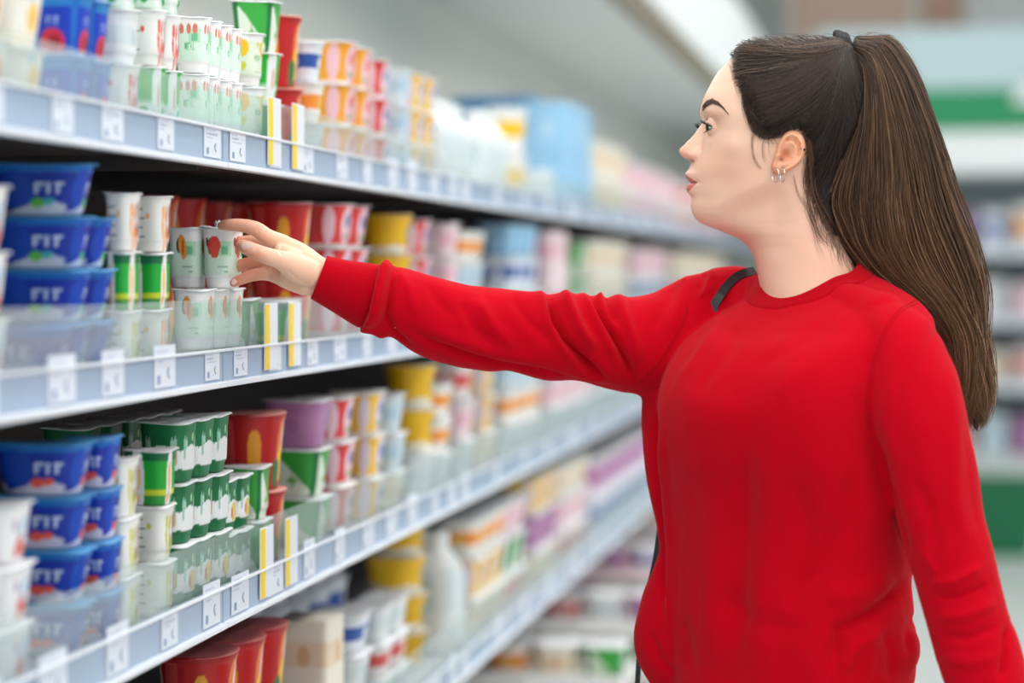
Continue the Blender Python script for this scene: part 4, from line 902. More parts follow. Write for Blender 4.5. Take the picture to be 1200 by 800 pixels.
# slack in the cloth
nz = np.array([mnoise.noise(Vector((v[0]*9, v[1]*9, v[2]*5)))*.003+mnoise.noise(Vector((v[0]*20+v[2]*8, v[1]*20, v[2]*11)))*.0022+mnoise.noise(Vector((v[0]*50, v[1]*50, v[2]*30)))*.0006 for v in sv])
sv += sn*nz[:, None]
red = mat('red_sweatshirt_jersey', (192, 2, 26), .9, spec=.05, noise=.10, nscale=420, sheen=.04)
def knit(m, sc=1600, st=.35):
    n = m.node_tree.nodes; l = m.node_tree.links; tc = n.new('ShaderNodeTexCoord'); t = n.new('ShaderNodeTexNoise'); t.inputs['Scale'].default_value = sc; t.inputs['Detail'].default_value = 2
    u = n.new('ShaderNodeBump'); u.inputs['Strength'].default_value = st; u.inputs['Distance'].default_value = .0006; l.new(tc.outputs['Object'], t.inputs['Vector']); l.new(t.outputs['Fac'], u.inputs['Height']); l.new(u.outputs['Normal'], n['Principled BSDF'].inputs['Normal'])
knit(red, 700)
rib = mat('red_ribbing', (178, 2, 23), .9, spec=.05, noise=.08, nscale=300, sheen=.04)
FEET = P(925, 320, 2.42); FEET.z = 0
woman = empty('person', FEET, 0, 'young woman in a red sweatshirt with a long brown ponytail reaching for yogurt', 'person')
def own(name, v, f, m, parent=None, cols=None, smooth=True):
    par = parent or woman; org = np.array(FEET)
    me = mesh_np(name, np.asarray(v, float)-org, np.asarray(f) if not isinstance(f, list) else f, smooth, cols)
    if m is not None: me.materials.append(m)
    o = bpy.data.objects.new(name, me); C.objects.link(o); o.parent = par; return o
_xc = sv[:, 0]*CA+sv[:, 1]*SA-(948-600)/F*2.42; _dc = -sv[:, 0]*SA+sv[:, 1]*CA-2.425
_wa = _xc*Wd[0]+_dc*Wd[1]; _nb = _xc*Nd[0]+_dc*Nd[1]; _in = ((_wa/.0625)**2+(_nb/.058)**2 < 1.0) & (sv[:, 2] > CAMZ-.07)
sfk = sf[~_in[sf].any(1)]
sweater = own('sweater', sv, sfk, red); sweater['label'] = 'red crew neck sweatshirt'
skin = colmat('skin', .42, sss=.22)
_n = skin.node_tree; _b = _n.nodes['Principled BSDF']; _t = _n.nodes.new('ShaderNodeTexNoise'); _t.inputs['Scale'].default_value = 420; _u = _n.nodes.new('ShaderNodeBump'); _u.inputs['Strength'].default_value = .12; _u.inputs['Distance'].default_value = .0005
_tc = _n.nodes.new('ShaderNodeTexCoord'); _n.links.new(_tc.outputs['Object'], _t.inputs['Vector']); _n.links.new(_t.outputs['Fac'], _u.inputs['Height']); _n.links.new(_u.outputs['Normal'], _b.inputs['Normal']); _b.inputs['Specular IOR Level'].default_value = .35
# the trunk and the upper arm under the clothes, so that the body is one figure
tv, tf = ringloft(dens([(330, 948, 2.42, .048, .045), (356, 950, 2.42, .055, .045), (385, 948, 2.415, .10, .06), (410, 945, 2.41, .13, .07), (450, 935, 2.41, .135, .085), (600, 930, 2.41, .125, .085), (760, 925, 2.41, .14, .095)], 4))
tf = np.array([q for q in tf if len(q) == 4]); body_add(np.array(tv), tf, np.array(lin((236, 190, 164))))
av, af = remeshed('a', capsules([[(875, 380, 2.48, 36), (800, 396, 2.50, 40), (700, 400, 2.485, 36), (600, 388, 2.465, 36), (470, 360, 2.44, 29)], [(1035, 400, 2.31, 32), (1070, 470, 2.265, 36), (1100, 600, 2.25, 34), (1130, 720, 2.235, 32), (1165, 830, 2.22, 26), (1186, 920, 2.19, 20), (1192, 960, 2.18, 20)]]), .006, 3)
body_add(av, af, np.array(lin((236, 190, 164))))
# left hand hanging at her side, below the frame
lh = [[(1186, 925, 2.19, 22, .8), (1190, 965, 2.18, 27, .55), (1192, 1000, 2.17, 27, .45)]]
for k, (dx, ln, r) in enumerate([(-20, 62, 8.6), (-7, 72, 8.8), (7, 68, 8.4), (19, 54, 7.4)]):
    lh.append([(1192+dx*.9, 1000, 2.17, r+1.5), (1192+dx, 1000+ln*.45, 2.165, r), (1191+dx*1.02, 1000+ln*.78, 2.155, r*.92), (1188+dx, 1000+ln, 2.145, r*.75)])
lh.append([(1172, 962, 2.17, 12), (1162, 985, 2.155, 10), (1158, 1008, 2.15, 9), (1158, 1022, 2.147, 7)])
lv, lf = remeshed('lh', capsules(lh), .002, 4); body_add(lv, lf, np.array(lin((240, 194, 166))))
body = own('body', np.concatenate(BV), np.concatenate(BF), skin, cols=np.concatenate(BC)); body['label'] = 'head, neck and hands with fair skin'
nm = mat('fingernail', (246, 206, 192), .22, noise=.03, coat=.4)
for a in [(289.2, 288.8, 2.3965, 6.6, 5.0, .42, .35), (274.2, 330.2, 2.4445, 3.6, 2.8, -.75, .2)]:
    v, f = nail(*a); own('fingernail', v, f, nm, body)
# ---- neckband
def band(rows, n, ribamp, name, m, parent, nrib):
    """rows: rings (list of n points); ribbed by moving alternate points outwards"""
    R = np.array(rows); c = R.mean((0, 1))
    for k in range(n):
        s = 1 if (k*nrib//n) % 2 else -1
    V = R.reshape(-1, 3); return own(name, V, grid_faces(len(rows), n), m, parent)
def neck_ring(a, b, dy, n=480, r=0, amp=0):
    out = []
    for k in range(n):
        t = 2*math.pi*k/n; w = amp*math.copysign(1, math.sin(t*85)) * abs(math.sin(t*85))**.5
        aa, bb = a+r+w, b+r+w; du = Wd[0]*aa*math.cos(t)+Nd[0]*bb*math.sin(t); dd = Wd[1]*aa*math.cos(t)+Nd[1]*bb*math.sin(t)
        py = 326+26*math.sin(t)-3*math.cos(t)+dy; xc = (948-600)/F*2.42+du; d = 2.425+dd; zc = (320-py)/F*2.42
        out.append((xc*CA-d*SA, xc*SA+d*CA, CAMZ+zc))
    return out
NBa, NBb = .0625, .058
_sb = BVHTree.FromPolygons([Vector(v) for v in sv], [tuple(q) for q in sf.tolist()])
def ring_at(r, lift, n=480, amp=0, tilt=22, inward=0):
    pts = []; zs = []
    for k in range(n):
        t = 2*math.pi*k/n; w = amp*math.copysign(1, math.sin(t*85))*abs(math.sin(t*85))**.5
        aa, bb = NBa+r, NBb+r; du = Wd[0]*aa*math.cos(t)+Nd[0]*bb*math.sin(t); dd = Wd[1]*aa*math.cos(t)+Nd[1]*bb*math.sin(t)
        xc = (948-600)/F*2.42+du; d = 2.425+dd; x, y = xc*CA-d*SA, xc*SA+d*CA
        h = _sb.ray_cast(Vector((x, y, 1.6)), Vector((0, 0, -1))); zs.append(h[0].z if h[0] else 1.38); pts.append((x, y, w))
    zs = np.array(zs); kk = np.hanning(41); kk /= kk.sum(); zs = np.convolve(np.r_[zs[-20:], zs, zs[:20]], kk, 'valid')
    return [(x, y, z+lift+w) for (x, y, w), z in zip(pts, zs)]
_r0 = ring_at(.003, 0)
def in_ring(r, dz, amp=0):
    o = ring_at(r, 0); return [(a[0], a[1], b[2]+dz) for a, b in zip(o, _r0)]
band([in_ring(-.006, -.004), in_ring(-.0035, .006), in_ring(-.0015, .0075), in_ring(.0005, .0065), ring_at(.004, .0034, amp=.0002), ring_at(.008, .0028, amp=.0002), ring_at(.0115, .0022, amp=.0002), ring_at(.0135, .0018), ring_at(.0145, .0002), ring_at(.0145, -.004)], 480, 0, 'neckband', rib, sweater, 80)
# ---- right cuff, a turned tube of ribbing
def cuff(p0, p1, stations, name, n=240, ribs=44, flat=.8):
    a = np.array(P(*p0)); b = np.array(P(*p1)); t = (b-a)/np.linalg.norm(b-a); ax = np.array([-SA, CA, 0]); u = np.cross(ax, t); u /= np.linalg.norm(u); w = np.cross(t, u)
    V = []
    for s, r, amp in stations:
        c = a+(b-a)*s
        for k in range(n):
            q = 2*math.pi*k/n; rr = (r+amp*math.sin(q*ribs)+.35*math.sin(q*3+s*5))/1000
            V.append(c+u*rr*math.cos(q)+w*rr*flat*math.sin(q))
    return own(name, V, grid_faces(len(stations), n), rib, sweater)
cuff((374.5, 325, 2.43), (440, 350, 2.437), [(.25, 24.5, 0), (.06, 25, 0), (0, 25.8, .0), (-.015, 26.6, .03), (.0, 27.3, .06), (.06, 28, .1), (.2, 29.6, .1), (.4, 32.2, .1), (.6, 35.4, .1), (.78, 38.2, .1), (.90, 39.6, .05), (.95, 38, 0), (1.0, 34, 0)], 'cuff', flat=.92)
cuff((1183, 925, 2.19), (1170, 865, 2.21), [(.3, 24, 0), (0, 25, 0), (-.02, 27, .1), (0, 28.5, .3), (.3, 30, .35), (.7, 32, .35), (1, 34, .2), (1.05, 30, 0)], 'cuff', flat=1)
hb = []
for py, r, k in ((845, -.014, 0), (880, -.006, 0), (882, 0, 0), (880, .004, 1), (860, .007, 1), (835, .008, 1), (822, .006, 1), (818, -.004, 0)):
    for i in range(360):
        t = 2*math.pi*i/360; rr = r+(.0006*math.sin(t*90) if k else 0); a, b = .152+rr, .104+rr
        du = Wd[0]*a*math.cos(t)+Nd[0]*b*math.sin(t); dd = Wd[1]*a*math.cos(t)+Nd[1]*b*math.sin(t); xc = (920-600)/F*2.42+du; d = 2.41+dd; hb.append((xc*CA-d*SA, xc*SA+d*CA, CAMZ+(320-py)/F*2.42))
own('hem_band', hb, grid_faces(8, 360), rib, sweater)
# ---- seams: twin rows of stitching laid on the cloth
bvh = BVHTree.FromPolygons([Vector(v) for v in sv], [tuple(q) for q in sf.tolist()])
CAMP = Vector((0, 0, CAMZ))
def on_cloth(px, py, lift=.0006):
    dr = (P(px, py, 2.4)-CAMP).normalized(); h = bvh.ray_cast(CAMP, dr)
    return None if h[0] is None else h[0]+h[1]*lift
def seam(pl, off=(0,), r=.0007, name='seam'):
    pl = np.asarray(pl, float); T = np.arange(len(pl)); tt = np.linspace(0, len(pl)-1, (len(pl)-1)*10+1); q = np.stack([cub(tt, T, pl[:, 0]), cub(tt, T, pl[:, 1])], -1)
    for o_ in off:
        g = np.gradient(q, axis=0); nn = np.stack([-g[:, 1], g[:, 0]], -1); nn /= np.linalg.norm(nn, axis=1)[:, None]+1e-9
        pts = [on_cloth(*(a+b*o_), lift=r*.3) for a, b in zip(q, nn)]; pts = [p for p in pts if p is not None]
        if len(pts) > 3:
            m = MB().tube(pts, r, 6); own(name, np.array(m.v), [f for f in m.f if len(f) == 4], rib, sweater)
seam([(1079, 352), (1062, 359), (1047, 373), (1036, 392), (1028, 412), (1021, 435), (1017, 458)], (-1.7, 1.7))
seam([(1017, 458), (1016, 480), (1020, 505)], (-1.7, 1.7))
seam([(806, 360), (799, 380), (786, 404), (770, 427), (749, 449)], (-1.2, 1.2))
# ---------------------------------------------------------------- hair
hairm = bpy.data.materials.new('brown_hair'); hairm.use_nodes = True
_b = hairm.node_tree.nodes['Principled BSDF']; _a = hairm.node_tree.nodes.new('ShaderNodeAttribute'); _a.attribute_name = 'Col'; hairm.node_tree.links.new(_a.outputs['Color'], _b.inputs['Base Color'])
_b.inputs['Roughness'].default_value = .45; _b.inputs['Specular IOR Level'].default_value = .3
_t = hairm.node_tree.nodes.new('ShaderNodeTexNoise'); _t.inputs['Scale'].default_value = 90; _r = hairm.node_tree.nodes.new('ShaderNodeMapRange'); _r.inputs[3].default_value = .42; _r.inputs[4].default_value = .6
hairm.node_tree.links.new(_t.outputs['Fac'], _r.inputs[0]); hairm.node_tree.links.new(_r.outputs[0], _b.inputs['Roughness'])
HL = [(859, 62), (859.5, 74), (862.5, 90), (869, 106), (877, 119), (884, 131), (889, 145), (895, 155), (903, 159), (912, 157), (921, 151.5), (931, 149), (940, 153), (946, 165), (947, 180), (946, 200), (950, 225), (960, 250), (976, 278), (994, 300), (1008, 312), (1100, 312), (1100, 20), (859, 20)]
CX, CY, CL, _, cth = head_surface(230, 200, True)
inr = outline_dist(CX, CY, HL); lift = -2.5+6.6*sm(inr, 1, 12); topb = .6*sm(-CY, -75, -55)
# push outwards along the surface normal in head space (px ~ mm)
Pm = np.stack([CX, -CY, CL], -1); g1 = np.gradient(Pm, axis=0); g2 = np.stack([np.roll(Pm[..., i], -1, 1)-np.roll(Pm[..., i], 1, 1) for i in range(3)], -1)
nn = np.cross(g1, g2); nn /= np.linalg.norm(nn, axis=-1)[..., None]+1e-9; cen = np.array([920, -150, 0]); sgn = np.sign(((Pm-cen)*nn).sum(-1)); nn *= sgn[..., None]
Q = Pm+nn*(lift+topb*(inr > 0))[..., None]
keep = CY < 318
cc = np.ones(CX.shape+(3,))*np.array(lin((40, 31, 28)))
r_ = int(keep[:, 0].sum()); Q2 = Q[:r_]
own('hair', h3(Q2[..., 0], -Q2[..., 1], Q2[..., 2]).reshape(-1, 3), grid_faces(r_, CX.shape[1]), hairm, cols=cc[:r_].reshape(-1, 3)).name = 'scalp_hair'
def outd(x, y, _pl=np.array(HL)):
    return float(outline_dist(np.array([x]), np.array([y]), _pl)[0])
class Strands:
    def __init__(s): s.v = []; s.f = []; s.c = []; s.n = 0
    def add(s, pts, r, c, k=3, c2=None):
        pts = np.asarray(pts); m = len(pts); t = np.gradient(pts, axis=0); t /= np.linalg.norm(t, axis=1)[:, None]+1e-12
        ax = np.array([-SA, CA, 0.]); u = np.cross(t, ax); u /= np.linalg.norm(u, axis=1)[:, None]+1e-9; w = np.cross(t, u)
        rr = r*np.minimum(1, np.minimum(np.linspace(.5, 8, m), np.linspace(4, .15, m)))[:, None]
        V = np.stack([pts+u*rr*math.cos(2*math.pi*j/k)+w*rr*math.sin(2*math.pi*j/k) for j in range(k)], 1).reshape(-1, 3)
        s.v.append(V); s.f.append(grid_faces(m, k, True, s.n)); s.n += m*k
        cl = np.linspace(0, 1, m)[:, None]; cA = np.array(lin(c)); cB = np.array(lin(c2 or c)); s.c.append(np.repeat(cA*(1-cl)+cB*cl, k, 0))
    def build(s, name, parent=None): return own(name, np.concatenate(s.v), np.concatenate(s.f), hairm, parent, np.concatenate(s.c))
rg = np.random.default_rng(3)
def bez(p0, p1, p2, p3, n):
    t = np.linspace(0, 1, n)[:, None]; return (1-t)**3*p0+3*(1-t)**2*t*p1+3*(1-t)*t*t*p2+t**3*p3
# --- combed strands over the scalp towards the tie
TIE = np.array([990., 55.])
hl = np.array(HL[:21]+[(1006, 280), (1001, 250), (1002, 215), (1007, 180), (1010, 140), (1010, 105)], float); seg = np.r_[0, np.cumsum(np.hypot(*np.diff(hl, axis=0).T))]
S = Strands()
def scalp_strand(p0, side, up, r, c, n=15, c2=None, wob=1.0):
    T = TIE+rg.normal(0, 2.2, 2)+np.array([-3, 3]); d = T-p0
    bend = np.interp(p0[0], [858, 900, 945, 1000], [.05, .20, .16, -.02])*np.hypot(*d)
    nrm = np.array([d[1], -d[0]])/np.hypot(*d)      # up-left of the straight run
    b = bend*rg.normal(1, .25)
    pl = bez(p0, p0+d*.3-nrm*b*.9, p0+d*.7-nrm*b*.7, T, n); pl += (np.cumsum(rg.normal(0, .25*wob, (n, 2)), 0))*np.sin(np.linspace(0, math.pi, n))[:, None]
    x = pl[:, 0]; y = np.maximum(pl[:, 1], 50.5); la = lat_at(x, y); f = np.linspace(0, 1, n); q = np.clip(outline_dist(x, y, HL)/11, 0, 1)
    lf = .4+(up+4.3)*q*q*(3-2*q)*np.where(f < .9, 1, 1-.2*(f-.9)*10)
    o = np.stack([x-925, y-150, la*1.15], -1); o /= np.linalg.norm(o, axis=1)[:, None]
    S.add(h3(x+o[:, 0]*lf, y+o[:, 1]*lf-np.where(y < 75, 3.0*sm(-y, -75, -58), 0), side*(la+o[:, 2]*lf)), r, c, 3, c2)
for i in range(6200):
    u = rg.random()*seg[-1]; p0 = np.array([np.interp(u, seg, hl[:, 0]), np.interp(u, seg, hl[:, 1])])
    # rooted at the hairline or a little way inside it
    q = (0 if rg.random() < .45 else rg.random()*.7); p0 = p0+(TIE-p0)*q+rg.normal(0, 2.0, 2)
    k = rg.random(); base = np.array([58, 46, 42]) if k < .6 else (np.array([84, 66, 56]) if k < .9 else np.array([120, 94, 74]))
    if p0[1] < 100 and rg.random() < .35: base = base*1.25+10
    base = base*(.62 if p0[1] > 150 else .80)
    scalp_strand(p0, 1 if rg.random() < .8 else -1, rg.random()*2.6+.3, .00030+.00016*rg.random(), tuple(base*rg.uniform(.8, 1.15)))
for i in range(700):
    x = rg.uniform(861, 975); p0 = np.array([x, np.interp(x, [859, 870, 890, 920, 975], [64, 57, 52, 50.5, 52])+abs(rg.normal(0, 5))]); k = rg.random(); base = np.array([62, 48, 42]) if k < .6 else np.array([104, 82, 66])
    scalp_strand(p0, 1 if rg.random() < .7 else -1, rg.random()*2.2+1.6, .00034, tuple(base*rg.uniform(.85, 1.15)))
for i in range(420):
    p0 = np.array([rg.uniform(868, 900), 0]); p0[1] = np.interp(p0[0], [866, 880, 900], [104, 126, 146])-rg.uniform(-2, 16)
    scalp_strand(p0, 1, rg.random()*2+1.2, .00032, tuple(np.array([66, 50, 43])*rg.uniform(.8, 1.3)))
# stray baby hairs at the hairline and temple
for i in range(420):
    u = rg.random()**.8*seg[-1]; p0 = np.array([np.interp(u, seg, hl[:, 0]), np.interp(u, seg, hl[:, 1])])+rg.normal(0, 2, 2)
    a = rg.uniform(-.6, 1.0) if p0[0] < 900 else rg.uniform(.2, 1.6); ln = rg.uniform(8, 22); n = 8; t = np.linspace(0, 1, n)
    pl = np.stack([p0[0]-2+ln*t*math.cos(a)*.6-3*np.sin(t*3), p0[1]-2+ln*t*math.sin(a)+2*t*t*4], -1)
    la = lat_at(pl[:, 0], pl[:, 1])+1.0+3*np.sin(t*math.pi)*rg.random()
    S.add(h3(pl[:, 0], pl[:, 1], la), .00016, (96, 70, 56), 3)
# two loose locks curling in front of the ear, and wisps behind it down the neck
def lock(pl, la0, cnt, spread, r=.00018, c=(104, 72, 56), sgn=1):
    pl = np.array(pl, float); T = np.arange(len(pl)); n = 22; tt = np.linspace(0, len(pl)-1, n); b = np.stack([cub(tt, T, pl[:, 0]), cub(tt, T, pl[:, 1])], -1)
    for _ in range(cnt):
        o = rg.normal(0, spread, 2); q = b+o*np.linspace(.3, 1.3, n)[:, None]+rg.normal(0, .6)*np.sin(np.linspace(0, 5, n)+rg.random()*6)[:, None]
        la = lat_at(q[:, 0], q[:, 1])+la0+rg.random()*2; S.add(h3(q[:, 0], q[:, 1], sgn*la), r, c, 3)
lock([(886, 138), (884, 152), (882, 166), (883, 180), (888, 192), (894, 198)], 1.5, 7, 1.6, .00015)
lock([(893, 150), (895, 162), (893, 172), (894, 184), (898, 192)], 1.5, 5, 1.6, .00013)
lock([(880, 122), (878, 136), (884, 150), (896, 158), (910, 156)], 1.5, 40, 3.5, .00018, (66, 50, 44))
lock([(872, 108), (874, 124), (882, 140), (895, 151), (912, 152)], 1.5, 60, 4, .0002, (60, 46, 41))
lock([(946, 196), (944, 215), (950, 236), (958, 262), (968, 285)], 2, 12, 2.5)
lock([(950, 215), (946, 240), (955, 265), (978, 292)], 3, 10, 3)
lock([(930, 205), (934, 225), (948, 250), (958, 290), (966, 305)], 1, 5, 3, .00013)
lock([(948, 165), (952, 190), (956, 220), (968, 250), (990, 285)], 3, 40, 4, .0002, (110, 80, 62))
S.build('hair_strand_layer')
# --- ponytail
PL = np.array([(991, 66), (992, 84), (989, 112), (985, 150), (971, 200), (958, 238), (968, 268), (1002, 306), (1056, 346), (1096, 383), (1119, 430), (1131, 470), (1141, 500)], float)
PR = np.array([(1003, 42), (1038, 42), (1068, 78), (1087, 130), (1106, 188), (1121, 243), (1132, 290), (1141, 335), (1149, 375), (1155, 415), (1154, 455), (1149, 485), (1146, 506)], float)
PD = np.array([2.42, 2.42, 2.42, 2.425, 2.43, 2.435, 2.44, 2.445, 2.45, 2.45, 2.445, 2.44, 2.435]); PT = np.array([.014, .026, .040, .050, .054, .056, .055, .052, .048, .042, .034, .024, .012])
TI = np.arange(13.)
def pony(t, a, b):
    l = np.stack([cub(t, TI, PL[:, 0]), cub(t, TI, PL[:, 1])], -1); r = np.stack([cub(t, TI, PR[:, 0]), cub(t, TI, PR[:, 1])], -1)
    m = (l+r)/2+(r-l)/2*np.asarray(a)[..., None]; d = cub(t, TI, PD)-np.asarray(b)*cub(t, TI, PT)
    return m, d
N1, N2 = 90, 44; T1 = np.linspace(0, 12, N1); V = []
for t in T1:
    aa = np.linspace(0, 2*math.pi, N2, endpoint=False); k = .90+.05*np.sin(aa*7+t*1.3); m, d = pony(np.full(N2, t), np.cos(aa)*k, np.sin(aa)*k); V.append(PN(np.stack([m[:, 0], m[:, 1], d], -1)))
own('ponytail', np.concatenate(V), grid_faces(N1, N2), hairm, cols=np.tile(lin((34, 25, 22)), (N1*N2, 1)))
S = Strands()
for i in range(6500):
    a0 = rg.uniform(-1, 1); b0 = math.sqrt(max(0, 1-a0*a0))*(rg.uniform(.75, 1.05) if rg.random() < .78 else -rg.uniform(.5, 1)); a0 *= rg.uniform(.9, 1.03)
    n = 34; te = rg.uniform(8.5, 12) if rg.random() < .75 else rg.uniform(4.5, 9); t = np.linspace(rg.uniform(0, .3), te, n)
    nc = 5+int(rg.random()*9); clump = round(a0*nc+.3*nc)/nc-.3; w = rg.normal(0, .8); ph = rg.random()*1.6+clump*4; amp = np.interp(t, [0, 3, 6, 9, 12], [0, 2.6, 5.2, 8.0, 11.0])
    a = a0+rg.normal(0, .24)*(t/10)**1.2+(clump-a0)*.26*np.sin(t/12*math.pi)+.02*np.sin(t*1.1+ph)
    m, d = pony(t, a, np.full(n, b0))
    m[:, 0] += amp*(np.sin(t*1.55+ph)*.8+w*.35); m[:, 1] += amp*.4*np.cos(t*1.2+ph)
    d = d+.0015*np.sin(t*1.7+ph*2)
    k = rg.random()+.14*math.sin(clump*17)
    base = np.array([58, 43, 36]) if k < .45 else (np.array([86, 65, 53]) if k < .94 else np.array([116, 90, 70]))
    c = base*rg.uniform(.8, 1.15); c2 = np.clip(c*1.3+np.array([22, 14, 2]), 0, 235)
    S.add(PN(np.stack([m[:, 0], m[:, 1], d], -1)), .00034+.0002*rg.random(), tuple(c), 3, tuple(c2))
# flyaway hairs round the ponytail and crown
for i in range(380):
    t0 = rg.uniform(.3, 9); sd = 1 if rg.random() < .8 else -1; n = 12; t = np.linspace(t0, min(12, t0+rg.uniform(.8, 2.2)), n); a = sd*(.95+np.linspace(0, 1, n)**1.5*rg.uniform(.05, .5)*(60/ (60+20*t)))
    m, d = pony(t, a, np.full(n, rg.uniform(-.4, .6))); m += np.cumsum(rg.normal(0, .5, (n, 2)), 0)
    S.add(PN(np.stack([m[:, 0], m[:, 1], d], -1)), .00014, (120, 92, 72), 3)
for i in range(60):
    a = rg.uniform(-2.9, -.3); p = np.array([1012+rg.normal(0, 14), 44+rg.normal(0, 3)]); ln = rg.uniform(10, 28); n = 9; t = np.linspace(0, 1, n)[:, None]
    pl = p+t*ln*np.array([math.cos(a), math.sin(a)*.6])+t**2*np.array([8, 8]); S.add(PN(np.c_[pl, np.full(n, 2.42+rg.normal(0, .012))]), .00014, (120, 92, 72), 3)
for i in range(70):
    x = rg.uniform(862, 985); y0 = np.interp(x, [858, 880, 905, 940, 985], [66, 52, 45, 43, 47]); ln = rg.uniform(10, 26); n = 8; t = np.linspace(0, 1, n)
    pl = np.stack([x+ln*t, y0-rg.uniform(1, 7)*np.sin(t*math.pi)+t*2], -1); S.add(PN(np.c_[pl, np.full(n, 2.42+rg.normal(0, .01))]), .00013, (90, 70, 58), 3)
S.build('ponytail_strand_layer')
# hair tie: a dark twisted scrunchie
for k in range(3):
    ts = np.linspace(0, 2*math.pi, 40); c = np.array([987+k*4.5, 56+k*1.2]); pts = []
    for a in ts:
        u = 17*math.cos(a); w = 15*math.sin(a); pts.append(P(c[0]+u*.35+1.2*math.sin(a*9+k), c[1]+u*.93+1.0*math.cos(a*7), 2.42+w/1000))
    m = MB().tube(pts, .0048, 10); own('hair_tie', np.array(m.v), [f for f in m.f if len(f) == 4], mat('hair_tie_fabric', (40, 38, 42), .8, noise=.2, nscale=300))
# ---------------------------------------------------------------- eyes, lashes, brows, jewellery, legs, bag
eyem = colmat('eye', .22)
for sd in (1, -1):
    n, m = 64, 48; V = []; Cc = []; g = np.array([-.955, -.20, .22*sd]); g /= np.linalg.norm(g)
    for i in range(m+1):
        a = math.pi*i/m
        for j in range(n):
            b = 2*math.pi*j/n; dr = np.array([-math.cos(a), math.sin(a)*math.cos(b), math.sin(a)*math.sin(b)])
            cosg = dr@g; ang = math.degrees(math.acos(max(-1, min(1, cosg)))); r = ER-.2+(1.0*math.cos(math.radians(ang*2.6)) if ang < 34 else 0)
            V.append((EYE[0]+dr[0]*r, EYE[1]-dr[1]*r, sd*EYE[2]+dr[2]*r))
            Cc.append(lin((14, 10, 10)) if ang < 13 else (lin((70, 46, 36)) if ang < 28 else (lin((48, 36, 34)) if ang < 31 else lin((236, 228, 224)))))
    V = np.array(V); own('eye', h3(V[:, 0], V[:, 1], V[:, 2]), grid_faces(m+1, n), eyem, body, np.array(Cc))
lashm = mat('eyelash', (24, 20, 24), .5, noise=.1)
def hairs(name, rows, r, parent=body, m=lashm):
    mb = MB()
    for pts in rows: mb.tube([Vector(p) for p in pts], [r*(1-.8*i/(len(pts)-1)) for i in range(len(pts))], 4)
    return own(name, np.array(mb.v), [f for f in mb.f], m, parent)
def edge_pt(sd, az, up, rr=1.0):
    tt = az/74; el = (15*(1-abs(tt)**2.4)-5*tt) if up else (-25*(1-abs(tt)**2)-3*tt)
    a, e = math.radians(az), math.radians(el); R = (ER+1.5)*rr
    return np.array([EYE[0]-R*math.cos(e)*math.cos(a), EYE[1]-R*math.sin(e), sd*(EYE[2]+R*math.cos(e)*math.sin(a))])
for sd in (1, -1):
    rows = []; lr = []
    for k in range(70):
        az = rg.uniform(-48, 70); p = edge_pt(sd, az, True); a = math.radians(az); L_ = rg.uniform(4.5, 7.5)*(.7+.3*(az+42)/100); o = np.array([-math.cos(a), 0, sd*math.sin(a)])
        if sd == -1: L_ *= 1.15
        pts = [p+o*L_*t+np.array([0, 1.4*L_*t*(.35)-2.4*L_*.25*t*t*1.9, 0]) for t in (0, .25, .5, .75, 1)]; pts = np.array(pts); rows.append(h3(pts[:, 0], pts[:, 1], pts[:, 2]))
    for k in range(34):
        az = rg.uniform(-30, 66); p = edge_pt(sd, az, False); a = math.radians(az); L_ = rg.uniform(1.8, 3.2); o = np.array([-math.cos(a), 0, sd*math.sin(a)])
        pts = np.array([p+o*L_*t+np.array([0, .9*L_*t, 0]) for t in (0, .5, 1)]); rows.append(h3(pts[:, 0], pts[:, 1], pts[:, 2]))
    hairs('eyelashes', rows, .00030)
    ln = np.array([edge_pt(sd, az, True, .99) for az in np.linspace(-35, 62, 24)]); mb = MB().tube([Vector(p) for p in h3(ln[:, 0], ln[:, 1], ln[:, 2])], .0006, 6); own('lash_line', np.array(mb.v), list(mb.f), lashm, body)
browm = mat('eyebrow', (92, 68, 58), .7, noise=.15)
FX, FY, FL = X.ravel(), Y.ravel(), L.ravel(); fb = BVHTree.FromPolygons([Vector((a, b, c)) for a, b, c in zip(FX, FY, FL)], [tuple(q) for q in grid_faces(ny, nt).tolist()])
def face_at(x, y, sd=1):
    h = fb.ray_cast(Vector((x, y, 120*sd)), Vector((0, 0, -sd))); return None if h[0] is None else np.array(h[0])
BR = [(823, 128), (828, 122), (834.5, 119), (841, 121), (847, 125.5), (852.5, 132)]; BWd = [6.6, 7.0, 5.8, 4.2, 2.6, 1.0]
for sd in (1, -1):
    rows = []
    for k in range(620):
        u = rg.random()*5; x = np.interp(u, range(6), [p[0] for p in BR]); y = np.interp(u, range(6), [p[1] for p in BR])+rg.uniform(-.5, .5)*np.interp(u, range(6), BWd)
        i = min(4, int(u)); dx, dy = BR[i+1][0]-BR[i][0], BR[i+1][1]-BR[i][1]; q = math.hypot(dx, dy); dx, dy = dx/q, dy/q; L_ = rg.uniform(2.0, 3.6); pts = []
        for t in (0, .5, 1):
            h = face_at(x+dx*L_*t, y+(dy-.3*(1-u/5))*L_*t, sd)
            if h is not None: pts.append((h[0]-.35, h[1], h[2]+sd*(.5+.5*math.sin(t*3))))
        if len(pts) == 3: pts = np.array(pts); rows.append(h3(pts[:, 0], pts[:, 1], pts[:, 2]))
    if rows: hairs('eyebrow', rows, .0002, body, browm)
silver = mat('silver', (216, 214, 220), .16, metal=1, noise=.03)
